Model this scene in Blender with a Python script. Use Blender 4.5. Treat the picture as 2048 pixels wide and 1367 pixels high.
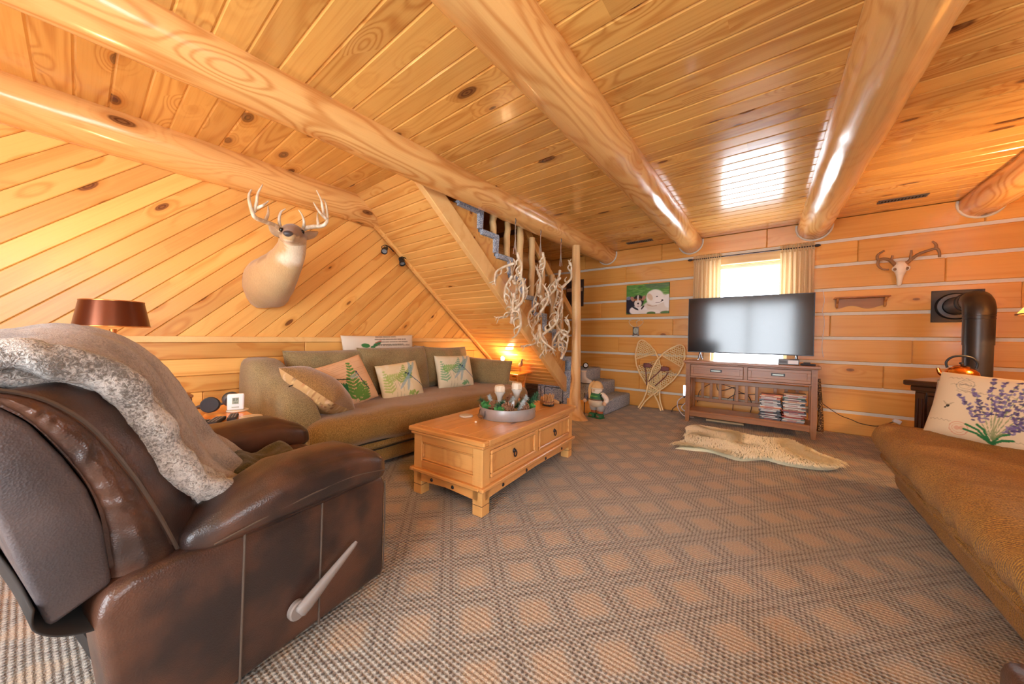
import bpy, bmesh, math, random
import numpy as np
from math import sin, cos, pi, radians, sqrt, atan2
from mathutils import Vector, Matrix, noise

for o in list(bpy.data.objects):
    bpy.data.objects.remove(o)
SC = bpy.context.scene
COL = SC.collection
RNG = random.Random(7)

# ------------------------------------------------------------------ camera
# world: +Y runs along the ceiling logs to the log wall, +X to the right, +Z up
CAM_H = 1.03
F_PX = 678.9
_y = Vector((531, 2.2, -F_PX)).normalized()
_x = -Vector((-868, 22.5, -F_PX))
_x = (_x - _y * _x.dot(_y)).normalized()
_z = _x.cross(_y)
cam_d = bpy.data.cameras.new('camera')
cam_d.sensor_fit = 'HORIZONTAL'
cam_d.sensor_width = 36.0
cam_d.lens = F_PX / 2048 * 36.0
cam_d.clip_start = 0.02
cam = bpy.data.objects.new('camera', cam_d)
COL.objects.link(cam)
cam.matrix_world = Matrix((_x, _y, _z)).to_4x4()
cam.location = (0, 0, CAM_H)
SC.camera = cam

# ------------------------------------------------------------------ daylight, exposure
SKY = 9.0
world = bpy.data.worlds.new('overcast')
SC.world = world
world.use_nodes = True
bg = world.node_tree.nodes['Background']
bg.inputs[0].default_value = (0.86, 0.93, 1.0, 1)
bg.inputs[1].default_value = SKY

def portal(name, loc, rot, sx, sy):
    d = bpy.data.lights.new(name, 'AREA')
    d.shape = 'RECTANGLE'
    d.size, d.size_y = sx, sy
    d.cycles.is_portal = True
    o = bpy.data.objects.new(name, d)
    o.location, o.rotation_euler = loc, rot
    COL.objects.link(o)

vs = SC.view_settings
vs.view_transform = 'Standard'
vs.look = 'None'
vs.gamma = 1.0
vs.use_curve_mapping = False
vs.exposure = 0.95
SC.cycles.max_bounces = 7
SC.cycles.diffuse_bounces = 5
SC.cycles.glossy_bounces = 3
SC.cycles.transmission_bounces = 4
SC.cycles.transparent_max_bounces = 8
SC.cycles.sample_clamp_indirect = 6.0
SC.cycles.caustics_reflective = False
SC.cycles.caustics_refractive = False
SC.cycles.use_denoising = True
SC.cycles.use_adaptive_sampling = True
SC.cycles.adaptive_threshold = 0.1
SC.cycles.adaptive_min_samples = 16

# ------------------------------------------------------------------ room numbers
D = 5.308          # log wall
H = 2.427          # ceiling boards
XL = -3.5          # left wall
XR = 2.75          # right wall
YF = -2.1          # wall behind the camera

# ------------------------------------------------------------------ node helpers
def srgb(r, g, b):
    f = lambda c: (c / 255) / 12.92 if c / 255 <= 0.04045 else ((c / 255 + 0.055) / 1.055) ** 2.4
    return (f(r), f(g), f(b), 1.0)

class NT:
    def __init__(s, name):
        s.m = bpy.data.materials.new(name)
        s.m.use_nodes = True
        s.t = s.m.node_tree
        s.b = s.t.nodes['Principled BSDF']
        s.out = s.t.nodes['Material Output']
    def n(s, typ, **kw):
        nd = s.t.nodes.new(typ)
        for k, v in kw.items():
            setattr(nd, k, v)
        return nd
    def link(s, a, b):
        s.t.links.new(a, b)
    def put(s, sock, v):
        if isinstance(v, bpy.types.NodeSocket):
            s.link(v, sock)
        else:
            sock.default_value = v
    def math(s, op, a, b=None, c=None, clamp=False):
        nd = s.n('ShaderNodeMath', operation=op, use_clamp=clamp)
        s.put(nd.inputs[0], a)
        if b is not None: s.put(nd.inputs[1], b)
        if c is not None: s.put(nd.inputs[2], c)
        return nd.outputs[0]
    def vmath(s, op, a, b=None):
        nd = s.n('ShaderNodeVectorMath', operation=op)
        s.put(nd.inputs[0], a)
        if b is not None: s.put(nd.inputs[1], b)
        return nd.outputs[0]
    def mix(s, fac, a, b, blend='MIX'):
        nd = s.n('ShaderNodeMix', data_type='RGBA', blend_type=blend)
        s.put(nd.inputs[0], fac); s.put(nd.inputs[6], a); s.put(nd.inputs[7], b)
        return nd.outputs[2]
    def ss(s, v, lo, hi):
        nd = s.n('ShaderNodeMapRange', interpolation_type='SMOOTHSTEP')
        s.put(nd.inputs[0], v); nd.inputs[1].default_value = lo; nd.inputs[2].default_value = hi
        return nd.outputs[0]
    def noise(s, vec, scale, detail=2.0, rough=0.5, dist=0.0):
        nd = s.n('ShaderNodeTexNoise')
        if vec is not None: s.link(vec, nd.inputs['Vector'])
        nd.inputs['Scale'].default_value = scale
        nd.inputs['Detail'].default_value = detail
        nd.inputs['Roughness'].default_value = rough
        nd.inputs['Distortion'].default_value = dist
        return nd.outputs[0]
    def bump(s, h, strength, dist=0.01):
        nd = s.n('ShaderNodeBump')
        nd.inputs['Strength'].default_value = strength
        nd.inputs['Distance'].default_value = dist
        s.link(h, nd.inputs['Height'])
        s.link(nd.outputs[0], s.b.inputs['Normal'])
    def obj(s):
        return s.n('ShaderNodeTexCoord').outputs['Object']
    def rnd(s):
        return s.n('ShaderNodeObjectInfo').outputs['Random']

def plain(name, col, rough=0.5, metal=0.0, var=0.0, nscale=30.0, bump=0.0, emit=None, estr=0.0, spec=None, coat=0.0):
    k = NT(name)
    col = tuple(col)
    if var or bump:
        nz = k.noise(k.obj(), nscale, 3.0)
    if var:
        dark = tuple(c * (1 - var) for c in col[:3]) + (1,)
        lite = tuple(min(1, c * (1 + var)) for c in col[:3]) + (1,)
        k.link(k.mix(nz, dark, lite), k.b.inputs['Base Color'])
    else:
        k.b.inputs['Base Color'].default_value = col
    if bump:
        k.bump(nz, bump, 0.004)
    k.b.inputs['Roughness'].default_value = rough
    k.b.inputs['Metallic'].default_value = metal
    if spec is not None: k.b.inputs['Specular IOR Level'].default_value = spec
    if coat: k.b.inputs['Coat Weight'].default_value = coat; k.b.inputs['Coat Roughness'].default_value = 0.15
    if emit:
        k.b.inputs['Emission Color'].default_value = emit
        k.b.inputs['Emission Strength'].default_value = estr
    return k.m

def wood(name, lite, dark, rough=0.32, lines=55.0, lam=0.5, knots=0.5, kdark=(0.10, 0.025, 0.008, 1), st=(0.5, 6.0, 6.0),
         kst=(2.6, 5.0, 5.0), var=0.35, red=None, bumps=0.12, coat=0.0, kr=0.16):
    """Grain = contour lines of stretched noise, bent round the knots; board-to-board tone from the object's random."""
    k = NT(name)
    rnd = k.rnd()
    off = k.n('ShaderNodeCombineXYZ')
    k.put(off.inputs[0], k.math('MULTIPLY', rnd, 37.0)); k.put(off.inputs[1], k.math('MULTIPLY', rnd, 23.0)); k.put(off.inputs[2], k.math('MULTIPLY', rnd, 71.0))
    p = k.vmath('ADD', k.obj(), off.outputs[0])
    q = k.vmath('MULTIPLY', p, st)
    n1 = k.noise(q, 1.0, 1.0, 0.45)
    val = n1
    if knots:
        vo = k.n('ShaderNodeTexVoronoi', feature='F1')
        k.link(k.vmath('MULTIPLY', p, kst), vo.inputs['Vector'])
        vo.inputs['Scale'].default_value = 1.0
        sep = k.n('ShaderNodeSeparateColor'); k.link(vo.outputs['Color'], sep.inputs[0])
        gate = k.math('GREATER_THAN', knots, sep.outputs[0])
        dist = vo.outputs['Distance']
        near = k.math('MULTIPLY', k.math('SUBTRACT', 1.0, k.ss(dist, 0.0, 0.55)), gate)
        val = k.math('ADD', n1, k.math('MULTIPLY', near, 0.32))
        rad = k.math('MULTIPLY', kr, k.math('ADD', 0.45, sep.outputs[1]))
        kd = k.math('DIVIDE', dist, rad)
        core = k.math('MULTIPLY', k.math('SUBTRACT', 1.0, k.ss(kd, 0.75, 1.1)), gate)
        halo = k.math('MULTIPLY', k.math('SUBTRACT', 1.0, k.ss(kd, 0.9, 2.4)), gate)
    wav = k.math('SINE', k.math('MULTIPLY', val, lines * 2))
    wav = k.math('POWER', k.math('MULTIPLY_ADD', wav, 0.5, 0.5), 2.2)
    big = k.ss(k.noise(q, 0.45, 0.0), 0.35, 0.65)
    fib = k.noise(k.vmath('MULTIPLY', p, (3.0, 130.0, 130.0)), 1.0, 1.0)
    amt = k.math('MULTIPLY', wav, k.math('MULTIPLY_ADD', big, 0.75, 0.25))
    amt = k.math('MULTIPLY_ADD', k.math('SUBTRACT', fib, 0.5), 0.5, k.math('MULTIPLY', amt, lam), clamp=True)
    col = k.mix(amt, lite, dark)
    tone = k.math('MULTIPLY_ADD', k.math('SUBTRACT', k.math('FRACT', k.math('MULTIPLY', rnd, 91.7)), 0.5), var, 1.0)
    tn = k.n('ShaderNodeCombineColor')
    k.put(tn.inputs[0], tone); k.put(tn.inputs[1], k.math('MULTIPLY_ADD', k.math('SUBTRACT', tone, 1.0), 1.25, 1.0)); k.put(tn.inputs[2], k.math('MULTIPLY_ADD', k.math('SUBTRACT', tone, 1.0), 1.4, 1.0))
    col = k.mix(1.0, col, tn.outputs[0], 'MULTIPLY')
    if red:
        col = k.mix(k.math('MULTIPLY', k.ss(k.noise(q, 0.8, 2.0), 0.5, 0.75), 0.6), col, red)
    if knots:
        col = k.mix(k.math('MULTIPLY', halo, 0.55), col, dark)
        kring = k.math('MULTIPLY_ADD', k.math('SINE', k.math('MULTIPLY', kd, 16.0)), 0.12, 0.85)
        col = k.mix(k.math('MULTIPLY', core, kring), col, kdark)
    k.link(col, k.b.inputs['Base Color'])
    k.b.inputs['Roughness'].default_value = rough
    if coat:
        k.b.inputs['Coat Weight'].default_value = coat
        k.b.inputs['Coat Roughness'].default_value = 0.12
    k.bump(fib, bumps, 0.0015)
    return k.m

def fabric(name, a, b, freq=260.0, rough=0.95, cord=None, bump=0.5, sheen=0.3, big=0.25):
    k = NT(name)
    p = k.obj()
    fine = k.noise(p, freq, 2.0)
    bigv = k.noise(p, 5.0, 2.0)
    f = k.math('MULTIPLY_ADD', k.math('SUBTRACT', bigv, 0.5), big * 2, k.ss(fine, 0.3, 0.7), clamp=True)
    h = fine
    if cord:
        ax, per = cord
        sp = k.n('ShaderNodeSeparateXYZ'); k.link(p, sp.inputs[0])
        w = k.math('SINE', k.math('MULTIPLY', sp.outputs[ax], 2 * pi / per))
        h = k.math('ADD', k.math('MULTIPLY', w, 0.5), k.math('MULTIPLY', fine, 0.7))
        f = k.math('MULTIPLY_ADD', w, 0.18, f, clamp=True)
    k.link(k.mix(f, a, b), k.b.inputs['Base Color'])
    k.b.inputs['Roughness'].default_value = rough
    k.b.inputs['Specular IOR Level'].default_value = 0.2
    k.b.inputs['Sheen Weight'].default_value = sheen
    k.b.inputs['Sheen Roughness'].default_value = 0.5
    k.bump(h, bump, 0.003)
    return k.m

def painted(name, rough=0.85, bump=0.25, freq=500.0):
    """flat print carried by the mesh's colour attribute"""
    k = NT(name)
    at = k.n('ShaderNodeAttribute', attribute_name='Col')
    k.link(at.outputs['Color'], k.b.inputs['Base Color'])
    k.b.inputs['Roughness'].default_value = rough
    k.b.inputs['Specular IOR Level'].default_value = 0.25
    if bump: k.bump(k.noise(k.obj(), freq, 2.0), bump, 0.002)
    return k.m

# ------------------------------------------------------------------ mesh helpers
def finish(bm, smooth=False, ang=35):
    me = bpy.data.meshes.new('mesh')
    bmesh.ops.recalc_face_normals(bm, faces=bm.faces)
    bm.to_mesh(me); bm.free()
    if smooth:
        for p in me.polygons: p.use_smooth = True
        try: me.set_sharp_from_angle(angle=radians(ang))
        except Exception: pass
    return me

def obj(name, bm, mat, parent=None, loc=None, rot=None, smooth=False, ang=35):
    me = bm if isinstance(bm, bpy.types.Mesh) else finish(bm, smooth, ang)
    me.name = name
    if mat is not None and len(me.materials) == 0: me.materials.append(mat)
    o = bpy.data.objects.new(name, me)
    COL.objects.link(o)
    if parent: o.parent = parent
    if loc is not None: o.location = loc
    if rot is not None: o.rotation_euler = rot
    return o

def tag(o, label=None, cat=None, group=None, kind=None):
    if label: o['label'] = label
    if cat: o['category'] = cat
    if group: o['group'] = group
    if kind: o['kind'] = kind
    return o

def thing(name, label, cat, loc=(0, 0, 0), rotz=0.0, group=None):
    o = bpy.data.objects.new(name, None)
    o.empty_display_size = 0.05
    COL.objects.link(o)
    o.location = loc
    o.rotation_euler = (0, 0, rotz)
    return tag(o, label, cat, group)

def struct(name, bm=None, mat=None, loc=(0, 0, 0), label=None):
    if bm is None:
        o = bpy.data.objects.new(name, None); COL.objects.link(o); o.location = loc; o.empty_display_size = 0.05
    else:
        o = obj(name, bm, mat, None, loc)
    o['kind'] = 'structure'
    if label: o['label'] = label
    return o

def dup(o, parent=None, loc=None, rot=None):
    c = o.copy(); COL.objects.link(c)
    if parent: c.parent = parent
    if loc is not None: c.location = loc
    if rot is not None: c.rotation_euler = rot
    return c

def box(x0, x1, y0, y1, z0, z1, bev=0.0, seg=1, bm=None):
    b = bmesh.new()
    bmesh.ops.create_cube(b, size=1.0)
    for v in b.verts:
        v.co = Vector((x0 + (v.co.x + .5) * (x1 - x0), y0 + (v.co.y + .5) * (y1 - y0), z0 + (v.co.z + .5) * (z1 - z0)))
    if bev > 0:
        bmesh.ops.bevel(b, geom=list(b.edges), offset=bev, segments=seg, affect='EDGES', profile=0.5, clamp_overlap=True)
    if bm is not None:
        return join(bm, b)
    return b

def join(bm, other, M=None):
    if M is not None: bmesh.ops.transform(other, matrix=M, verts=other.verts)
    me = bpy.data.meshes.new('tmp'); other.to_mesh(me); other.free()
    bm.from_mesh(me); bpy.data.meshes.remove(me)
    return bm

def xf(bm, M):
    bmesh.ops.transform(bm, matrix=M, verts=bm.verts); return bm

def T(x, y, z): return Matrix.Translation((x, y, z))
def RX(a): return Matrix.Rotation(a, 4, 'X')
def RY(a): return Matrix.Rotation(a, 4, 'Y')
def RZ(a): return Matrix.Rotation(a, 4, 'Z')
def SCL(x, y, z): return Matrix.Diagonal((x, y, z, 1))

def pydata(verts, faces):
    bm = bmesh.new()
    vs_ = [bm.verts.new(v) for v in verts]
    for f in faces:
        try: bm.faces.new([vs_[i] for i in f])
        except ValueError: pass
    return bm

def prism(poly, depth, axis='Z', base=0.0, bev=0.0, seg=1):
    """2-D outline (a, b) pushed along axis: Z->(a,b,t)  Y->(a,t,b)  X->(t,a,b)"""
    def P(a, b, t):
        return (a, b, t) if axis == 'Z' else ((a, t, b) if axis == 'Y' else (t, a, b))
    n = len(poly)
    v = [P(a, b, base) for a, b in poly] + [P(a, b, base + depth) for a, b in poly]
    f = [list(range(n))[::-1], list(range(n, 2 * n))] + [[i, (i + 1) % n, n + (i + 1) % n, n + i] for i in range(n)]
    bm = pydata(v, f)
    if bev > 0:
        bmesh.ops.recalc_face_normals(bm, faces=bm.faces)
        bmesh.ops.bevel(bm, geom=list(bm.edges), offset=bev, segments=seg, affect='EDGES', profile=0.5, clamp_overlap=True)
    return bm

def tube(pts, rad, n=8, cap=True, closed=False, bm=None):
    pts = [Vector(p) for p in pts]
    m = len(pts)
    if not isinstance(rad, (list, tuple)): rad = [rad] * m
    rings, up = [], None
    for i, p in enumerate(pts):
        if closed: t = pts[(i + 1) % m] - pts[i - 1]
        else: t = pts[min(i + 1, m - 1)] - pts[max(i - 1, 0)]
        t = t.normalized() if t.length > 1e-9 else Vector((0, 0, 1))
        if up is None:
            up = Vector((0, 0, 1)) if abs(t.z) < 0.9 else Vector((1, 0, 0))
        a = (up - t * up.dot(t))
        a = a.normalized() if a.length > 1e-6 else t.orthogonal().normalized()
        up = a
        b = t.cross(a)
        rings.append([p + (a * cos(2 * pi * k / n) + b * sin(2 * pi * k / n)) * rad[i] for k in range(n)])
    return loft(rings, cap and not closed, closed, bm)

def loft(rings, cap=True, closed=False, bm=None):
    n = len(rings[0]); m = len(rings)
    b = bm or bmesh.new()
    V = [[b.verts.new(p) for p in r] for r in rings]
    for i in range(m if closed else m - 1):
        A, B = V[i], V[(i + 1) % m]
        for k in range(n):
            b.faces.new((A[k], A[(k + 1) % n], B[(k + 1) % n], B[k]))
    if cap:
        b.faces.new(V[0][::-1]); b.faces.new(V[-1])
    return b

def lathe(prof, n=24, bm=None, cap=True):
    rings = [[(r * cos(2 * pi * k / n), r * sin(2 * pi * k / n), z) for k in range(n)] for r, z in prof]
    return loft(rings, cap, False, bm)

def cyl(r, z0, z1, n=16, bev=0.0, bm=None):
    if bev: return lathe([(r - bev, z0), (r, z0 + bev), (r, z1 - bev), (r - bev, z1)], n, bm)
    return lathe([(r, z0), (r, z1)], n, bm)

def ball(r, n=12, c=(0, 0, 0), sc=(1, 1, 1), bm=None):
    b = bmesh.new()
    bmesh.ops.create_uvsphere(b, u_segments=n, v_segments=max(6, n * 2 // 3), radius=r)
    xf(b, T(*c) @ SCL(*sc))
    return join(bm, b) if bm is not None else b

def smoothpath(pts, sub=6):
    P = [Vector(p) for p in pts]
    out = []
    for i in range(len(P) - 1):
        p0 = P[max(i - 1, 0)]; p1 = P[i]; p2 = P[i + 1]; p3 = P[min(i + 2, len(P) - 1)]
        for s in range(sub):
            t = s / sub
            out.append(0.5 * ((2 * p1) + (-p0 + p2) * t + (2 * p0 - 5 * p1 + 4 * p2 - p3) * t * t + (-p0 + 3 * p1 - 3 * p2 + p3) * t ** 3))
    out.append(P[-1])
    return out

def subsurf(bm, it=1):
    bmesh.ops.subdivide_edges(bm, edges=bm.edges, cuts=1, use_grid_fill=True)
    return bm

def wobble(bm, amp, sc, seed=0.0, only=None):
    for v in bm.verts:
        if only and not only(v): continue
        q = v.co * sc + Vector((seed, seed * 1.7, -seed))
        v.co += Vector((noise.noise(q), noise.noise(q + Vector((31, 0, 0))), noise.noise(q + Vector((0, 57, 0))))) * amp
    return bm

def cushion(w, h, t, n=24, p=2.6, pinch=0.06, sag=0.0, seed=0.0, amp=0.0, m=None, crown=0.55):
    """stuffed pad lying in the XY plane, bulging along Z; corners stay sharp, sides pinch in"""
    m = m or n
    def pt(u, v, sgn):
        x = u * w / 2 * (1 - pinch * (1 - abs(v) ** 2) * 0.9 * abs(u) ** 3)
        y = v * h / 2 * (1 - pinch * (1 - abs(u) ** 2) * 0.9 * abs(v) ** 3)
        z = sgn * t / 2 * (max(0.0, 1 - abs(u) ** p) * max(0.0, 1 - abs(v) ** p)) ** crown
        if amp:
            q = Vector((x * 7 + seed, y * 7 - seed, sgn * 3 + seed))
            z += noise.noise(q) * amp * min(1.0, (1 - abs(u)) * 6) * min(1.0, (1 - abs(v)) * 6) * sgn
        return (x, y, z)
    verts, idx, faces = [], {}, []
    for sgn in (1, -1):
        for j in range(m + 1):
            for i in range(n + 1):
                u, v = -1 + 2 * i / n, -1 + 2 * j / m
                edge = i in (0, n) or j in (0, m)
                if sgn == -1 and edge:
                    idx[(sgn, i, j)] = idx[(1, i, j)]
                else:
                    idx[(sgn, i, j)] = len(verts); verts.append(pt(u, v, sgn))
        for j in range(m):
            for i in range(n):
                q = [idx[(sgn, i, j)], idx[(sgn, i + 1, j)], idx[(sgn, i + 1, j + 1)], idx[(sgn, i, j + 1)]]
                faces.append(q if sgn == 1 else q[::-1])
    return pydata(verts, faces)

# a small painter for flat prints: pictures, pillow covers
class Canvas:
    def __init__(s, w, h, col):
        s.a = np.zeros((h, w, 3)); s.a[:] = srgb(*col)[:3]; s.w, s.h = w, h
        yy, xx = np.mgrid[0:h, 0:w]
        s.x, s.y = (xx + .5) / w, 1 - (yy + .5) / h
    def blend(s, m, col, al=1.0):
        m = (np.clip(m, 0, 1) * al)[..., None]
        s.a = s.a * (1 - m) + np.array(srgb(*col)[:3]) * m
    def ell(s, cx, cy, rx, ry, col, rot=0, al=1.0, soft=0.15):
        dx, dy = s.x - cx, (s.y - cy) * s.h / s.w
        ry2 = ry * s.h / s.w
        c, n = cos(rot), sin(rot)
        d = np.sqrt(((dx * c + dy * n) / rx) ** 2 + ((-dx * n + dy * c) / ry2) ** 2)
        s.blend((1 - d) / soft + .5, col, al)
    def ring(s, cx, cy, r, th, col, al=1.0):
        d = np.sqrt((s.x - cx) ** 2 + ((s.y - cy) * s.h / s.w) ** 2)
        s.blend(1 - np.abs(d - r) / th, col, al)
    def line(s, pts, th, col, al=1.0):
        asp = s.h / s.w
        for (x0, y0), (x1, y1) in zip(pts[:-1], pts[1:]):
            ax, ay, bx, by = x0, y0 * asp, x1, y1 * asp
            L = max((bx - ax) ** 2 + (by - ay) ** 2, 1e-9)
            t = np.clip(((s.x - ax) * (bx - ax) + (s.y * asp - ay) * (by - ay)) / L, 0, 1)
            d = np.sqrt((s.x - ax - t * (bx - ax)) ** 2 + (s.y * asp - ay - t * (by - ay)) ** 2)
            s.blend((th - d) / (0.6 / s.w) + .5, col, al)
    def poly(s, pts, col, al=1.0):
        ins = np.zeros_like(s.x, bool)
        n = len(pts)
        for i in range(n):
            (x0, y0), (x1, y1) = pts[i], pts[(i + 1) % n]
            if y0 == y1: continue
            c = ((y0 > s.y) != (y1 > s.y)) & (s.x < (x1 - x0) * (s.y - y0) / (y1 - y0) + x0)
            ins ^= c
        s.blend(ins.astype(float), col, al)
    def fern(s, x, y, ang, L, wid, col, n=9, al=1.0):
        ca, sa = cos(ang), sin(ang)
        s.line([(x, y), (x + ca * L, y + sa * L)], 0.006, col, al)
        for i in range(n):
            t = (i + 0.6) / n
            px, py = x + ca * L * t, y + sa * L * t
            l = wid * (1 - t * 0.85)
            for sg in (1, -1):
                a2 = ang + sg * 1.0
                s.ell(px + cos(a2) * l * .5, py + sin(a2) * l * .5, l * .52, 0.016 + l * .06, col, a2, al)
    def at(s, u, v):
        i = min(s.w - 1, max(0, int(u * s.w))); j = min(s.h - 1, max(0, int((1 - v) * s.h)))
        return s.a[j, i]
    def apply(s, me, fn):
        """fn(co) -> (u, v) or a colour tuple of length 3"""
        ca = me.color_attributes.new('Col', 'FLOAT_COLOR', 'POINT')
        buf = np.ones((len(me.vertices), 4), np.float32)
        for k, v in enumerate(me.vertices):
            r = fn(v.co)
            buf[k, :3] = s.at(*r) if len(r) == 2 else r
        ca.data.foreach_set('color', buf.ravel())
# ------------------------------------------------------------------ materials of the room
M = {}
M['ceil'] = wood('ceiling_pine', srgb(222, 168, 90), srgb(182, 112, 42), rough=0.24, lines=38, lam=0.62, knots=0.5, var=0.24, coat=0.5, kst=(2.6, 6.5, 6.5), kr=0.15, st=(0.55, 5.0, 5.0))
M['lwall'] = wood('wall_pine', srgb(236, 180, 100), srgb(208, 132, 52), rough=0.3, lines=14, lam=0.6, knots=0.5, var=0.34, kdark=(0.13, 0.03, 0.008, 1), st=(0.5, 5.0, 5.0), kst=(3.0, 8, 8), kr=0.13)
M['rail'] = wood('rail_pine', srgb(240, 196, 128), srgb(220, 158, 84), rough=0.35, lines=12, lam=0.4, knots=0.15, var=0.1)
M['soffit'] = wood('soffit_pine', srgb(236, 182, 104), srgb(208, 134, 56), rough=0.2, lines=16, lam=0.5, knots=0.36, var=0.2, kr=0.11, kst=(3.2, 7.5, 7.5), st=(0.5, 6, 6))
M['stringer'] = wood('stringer_fir', srgb(236, 186, 112), srgb(212, 146, 70), rough=0.3, lines=26, lam=0.6, knots=0.12, var=0.1, st=(0.4, 7, 7))
M['log'] = wood('peeled_log', srgb(230, 178, 110), srgb(190, 116, 48), rough=0.24, lines=40, lam=0.6, knots=0.42, var=0.08, st=(0.9, 4.5, 4.5), kst=(2.0, 5.0, 5.0), kr=0.15, coat=0.35, bumps=0.2)
M['hew'] = wood('hewn_plank', srgb(222, 160, 80), srgb(196, 122, 44), rough=0.26, lines=15, lam=0.42, knots=0.16, var=0.16, st=(0.4, 9, 9), kr=0.08, kdark=(0.2, 0.07, 0.02, 1), coat=0.25)
M['pole'] = wood('peeled_pole', srgb(228, 186, 128), srgb(190, 132, 70), rough=0.4, lines=16, lam=0.5, knots=0.3, var=0.12, st=(7, 7, 0.5), kst=(5, 5, 2.2))
M['case'] = wood('casing_pine', srgb(232, 198, 144), srgb(212, 164, 104), rough=0.4, lines=16, lam=0.4, knots=0.2, var=0.1)
M['chink'] = plain('chinking', srgb(212, 208, 194), 0.9, var=0.06, nscale=60, bump=0.3)
M['dark'] = plain('dark_gap', srgb(40, 26, 16), 0.9)
M['groove'] = plain('wall_backing', srgb(176, 112, 56), 0.9)
M['outdoor'] = plain('roof_board', srgb(120, 90, 60), 0.9, var=0.1)

def carpet():
    k = NT('plaid_carpet')
    p = k.obj()
    mp = k.n('ShaderNodeMapping'); k.link(p, mp.inputs[0])
    P = 0.2187; a = radians(48.2)
    # a light square is centred on (-0.88, 1.509)
    cx, cy = -0.88, 1.509
    ox = (cx * cos(-a) - cy * sin(-a)) / P; oy = (cx * sin(-a) + cy * cos(-a)) / P
    mp.inputs['Rotation'].default_value = (0, 0, -a)
    mp.inputs['Scale'].default_value = (1 / P, 1 / P, 1)
    mp.inputs['Location'].default_value = (0.5 - ox, 0.5 - oy, 0)
    wob = k.n('ShaderNodeTexNoise'); wob.inputs['Scale'].default_value = 110.0; k.link(p, wob.inputs['Vector'])
    vv = k.vmath('ADD', mp.outputs[0], k.vmath('MULTIPLY', k.vmath('SUBTRACT', wob.outputs['Color'], (0.5, 0.5, 0.5)), (0.10, 0.10, 0)))
    sp = k.n('ShaderNodeSeparateXYZ'); k.link(vv, sp.inputs[0])
    u = k.math('ABSOLUTE', k.math('SUBTRACT', k.math('FRACT', sp.outputs[0]), 0.5))
    v = k.math('ABSOLUTE', k.math('SUBTRACT', k.math('FRACT', sp.outputs[1]), 0.5))
    inu = k.math('SUBTRACT', 1.0, k.ss(u, 0.18, 0.31)); inv = k.math('SUBTRACT', 1.0, k.ss(v, 0.18, 0.31))
    square = k.math('MULTIPLY', inu, inv)
    def pair(x):
        return k.math('SUBTRACT', 1.0, k.ss(k.math('ABSOLUTE', k.math('SUBTRACT', x, 0.405)), 0.012, 0.05))
    lines = k.math('MAXIMUM', k.math('MULTIPLY', pair(u), k.math('SUBTRACT', 1.0, k.math('MULTIPLY', k.ss(v, 0.3, 0.36), 0.45))),
                   k.math('MULTIPLY', pair(v), k.math('SUBTRACT', 1.0, k.math('MULTIPLY', k.ss(u, 0.3, 0.36), 0.45))))
    # woven loops
    sm = k.n('ShaderNodeSeparateXYZ'); k.link(mp.outputs[0], sm.inputs[0])
    N = 19.0
    lx = k.math('SINE', k.math('MULTIPLY', sm.outputs[0], 2 * pi * N / 2)); ly = k.math('SINE', k.math('MULTIPLY', sm.outputs[1], 2 * pi * N / 2))
    loops = k.math('MULTIPLY', lx, ly)
    nz = k.noise(p, 260.0, 1.0)
    dots = k.ss(k.math('ADD', loops, k.math('MULTIPLY', k.math('SUBTRACT', nz, 0.5), 1.6)), 0.0, 0.5)
    darkc = k.mix(k.noise(p, 120.0, 1.0), srgb(58, 44, 34), srgb(84, 74, 62))
    band = k.mix(k.math('MULTIPLY', dots, 0.66), srgb(174, 166, 154), darkc)
    sqc = k.mix(k.math('MULTIPLY', k.ss(k.noise(p, 230.0, 2.0), 0.44, 0.62), 0.7), srgb(186, 168, 146), srgb(144, 120, 98))
    spk = k.ss(k.noise(p, 190.0, 1.0), 0.62, 0.7)
    sqc = k.mix(k.math('MULTIPLY', spk, 0.3), sqc, srgb(184, 124, 80))
    c = k.mix(square, band, sqc)
    c = k.mix(k.math('MULTIPLY', lines, k.math('MULTIPLY_ADD', dots, 0.45, 0.26)), c, srgb(72, 48, 32))
    k.link(c, k.b.inputs['Base Color'])
    k.b.inputs['Roughness'].default_value = 0.95
    k.b.inputs['Specular IOR Level'].default_value = 0.15
    k.b.inputs['Sheen Weight'].default_value = 0.25
    k.bump(k.math('ADD', loops, nz), 0.7, 0.004)
    return k.m
M['carpet'] = carpet()

def stair_carpet():
    k = NT('stair_carpet')
    p = k.obj()
    f = k.ss(k.noise(p, 130.0, 2.0), 0.42, 0.58)
    g = k.noise(p, 40.0, 2.0)
    c = k.mix(f, srgb(126, 144, 172), srgb(222, 228, 234))
    c = k.mix(k.math('MULTIPLY', g, 0.4), c, srgb(156, 166, 184))
    k.link(c, k.b.inputs['Base Color'])
    k.b.inputs['Roughness'].default_value = 0.95
    k.b.inputs['Specular IOR Level'].default_value = 0.1
    k.bump(f, 0.8, 0.006)
    return k.m
M['scarpet'] = stair_carpet()

def glass_mat():
    k = NT('window_glass')
    tr = k.n('ShaderNodeBsdfTransparent'); gl = k.n('ShaderNodeBsdfGlossy'); gl.inputs['Roughness'].default_value = 0.02
    mx = k.n('ShaderNodeMixShader'); mx.inputs[0].default_value = 0.06
    k.link(tr.outputs[0], mx.inputs[1]); k.link(gl.outputs[0], mx.inputs[2]); k.link(mx.outputs[0], k.out.inputs[0])
    return k.m
M['glass'] = glass_mat()

# ------------------------------------------------------------------ floor
struct('floor', box(XL - 0.15, XR + 0.15, YF - 0.15, D + 0.15, -0.12, 0), M['carpet'], label='woven plaid carpet in tan, grey and brown')

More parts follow.
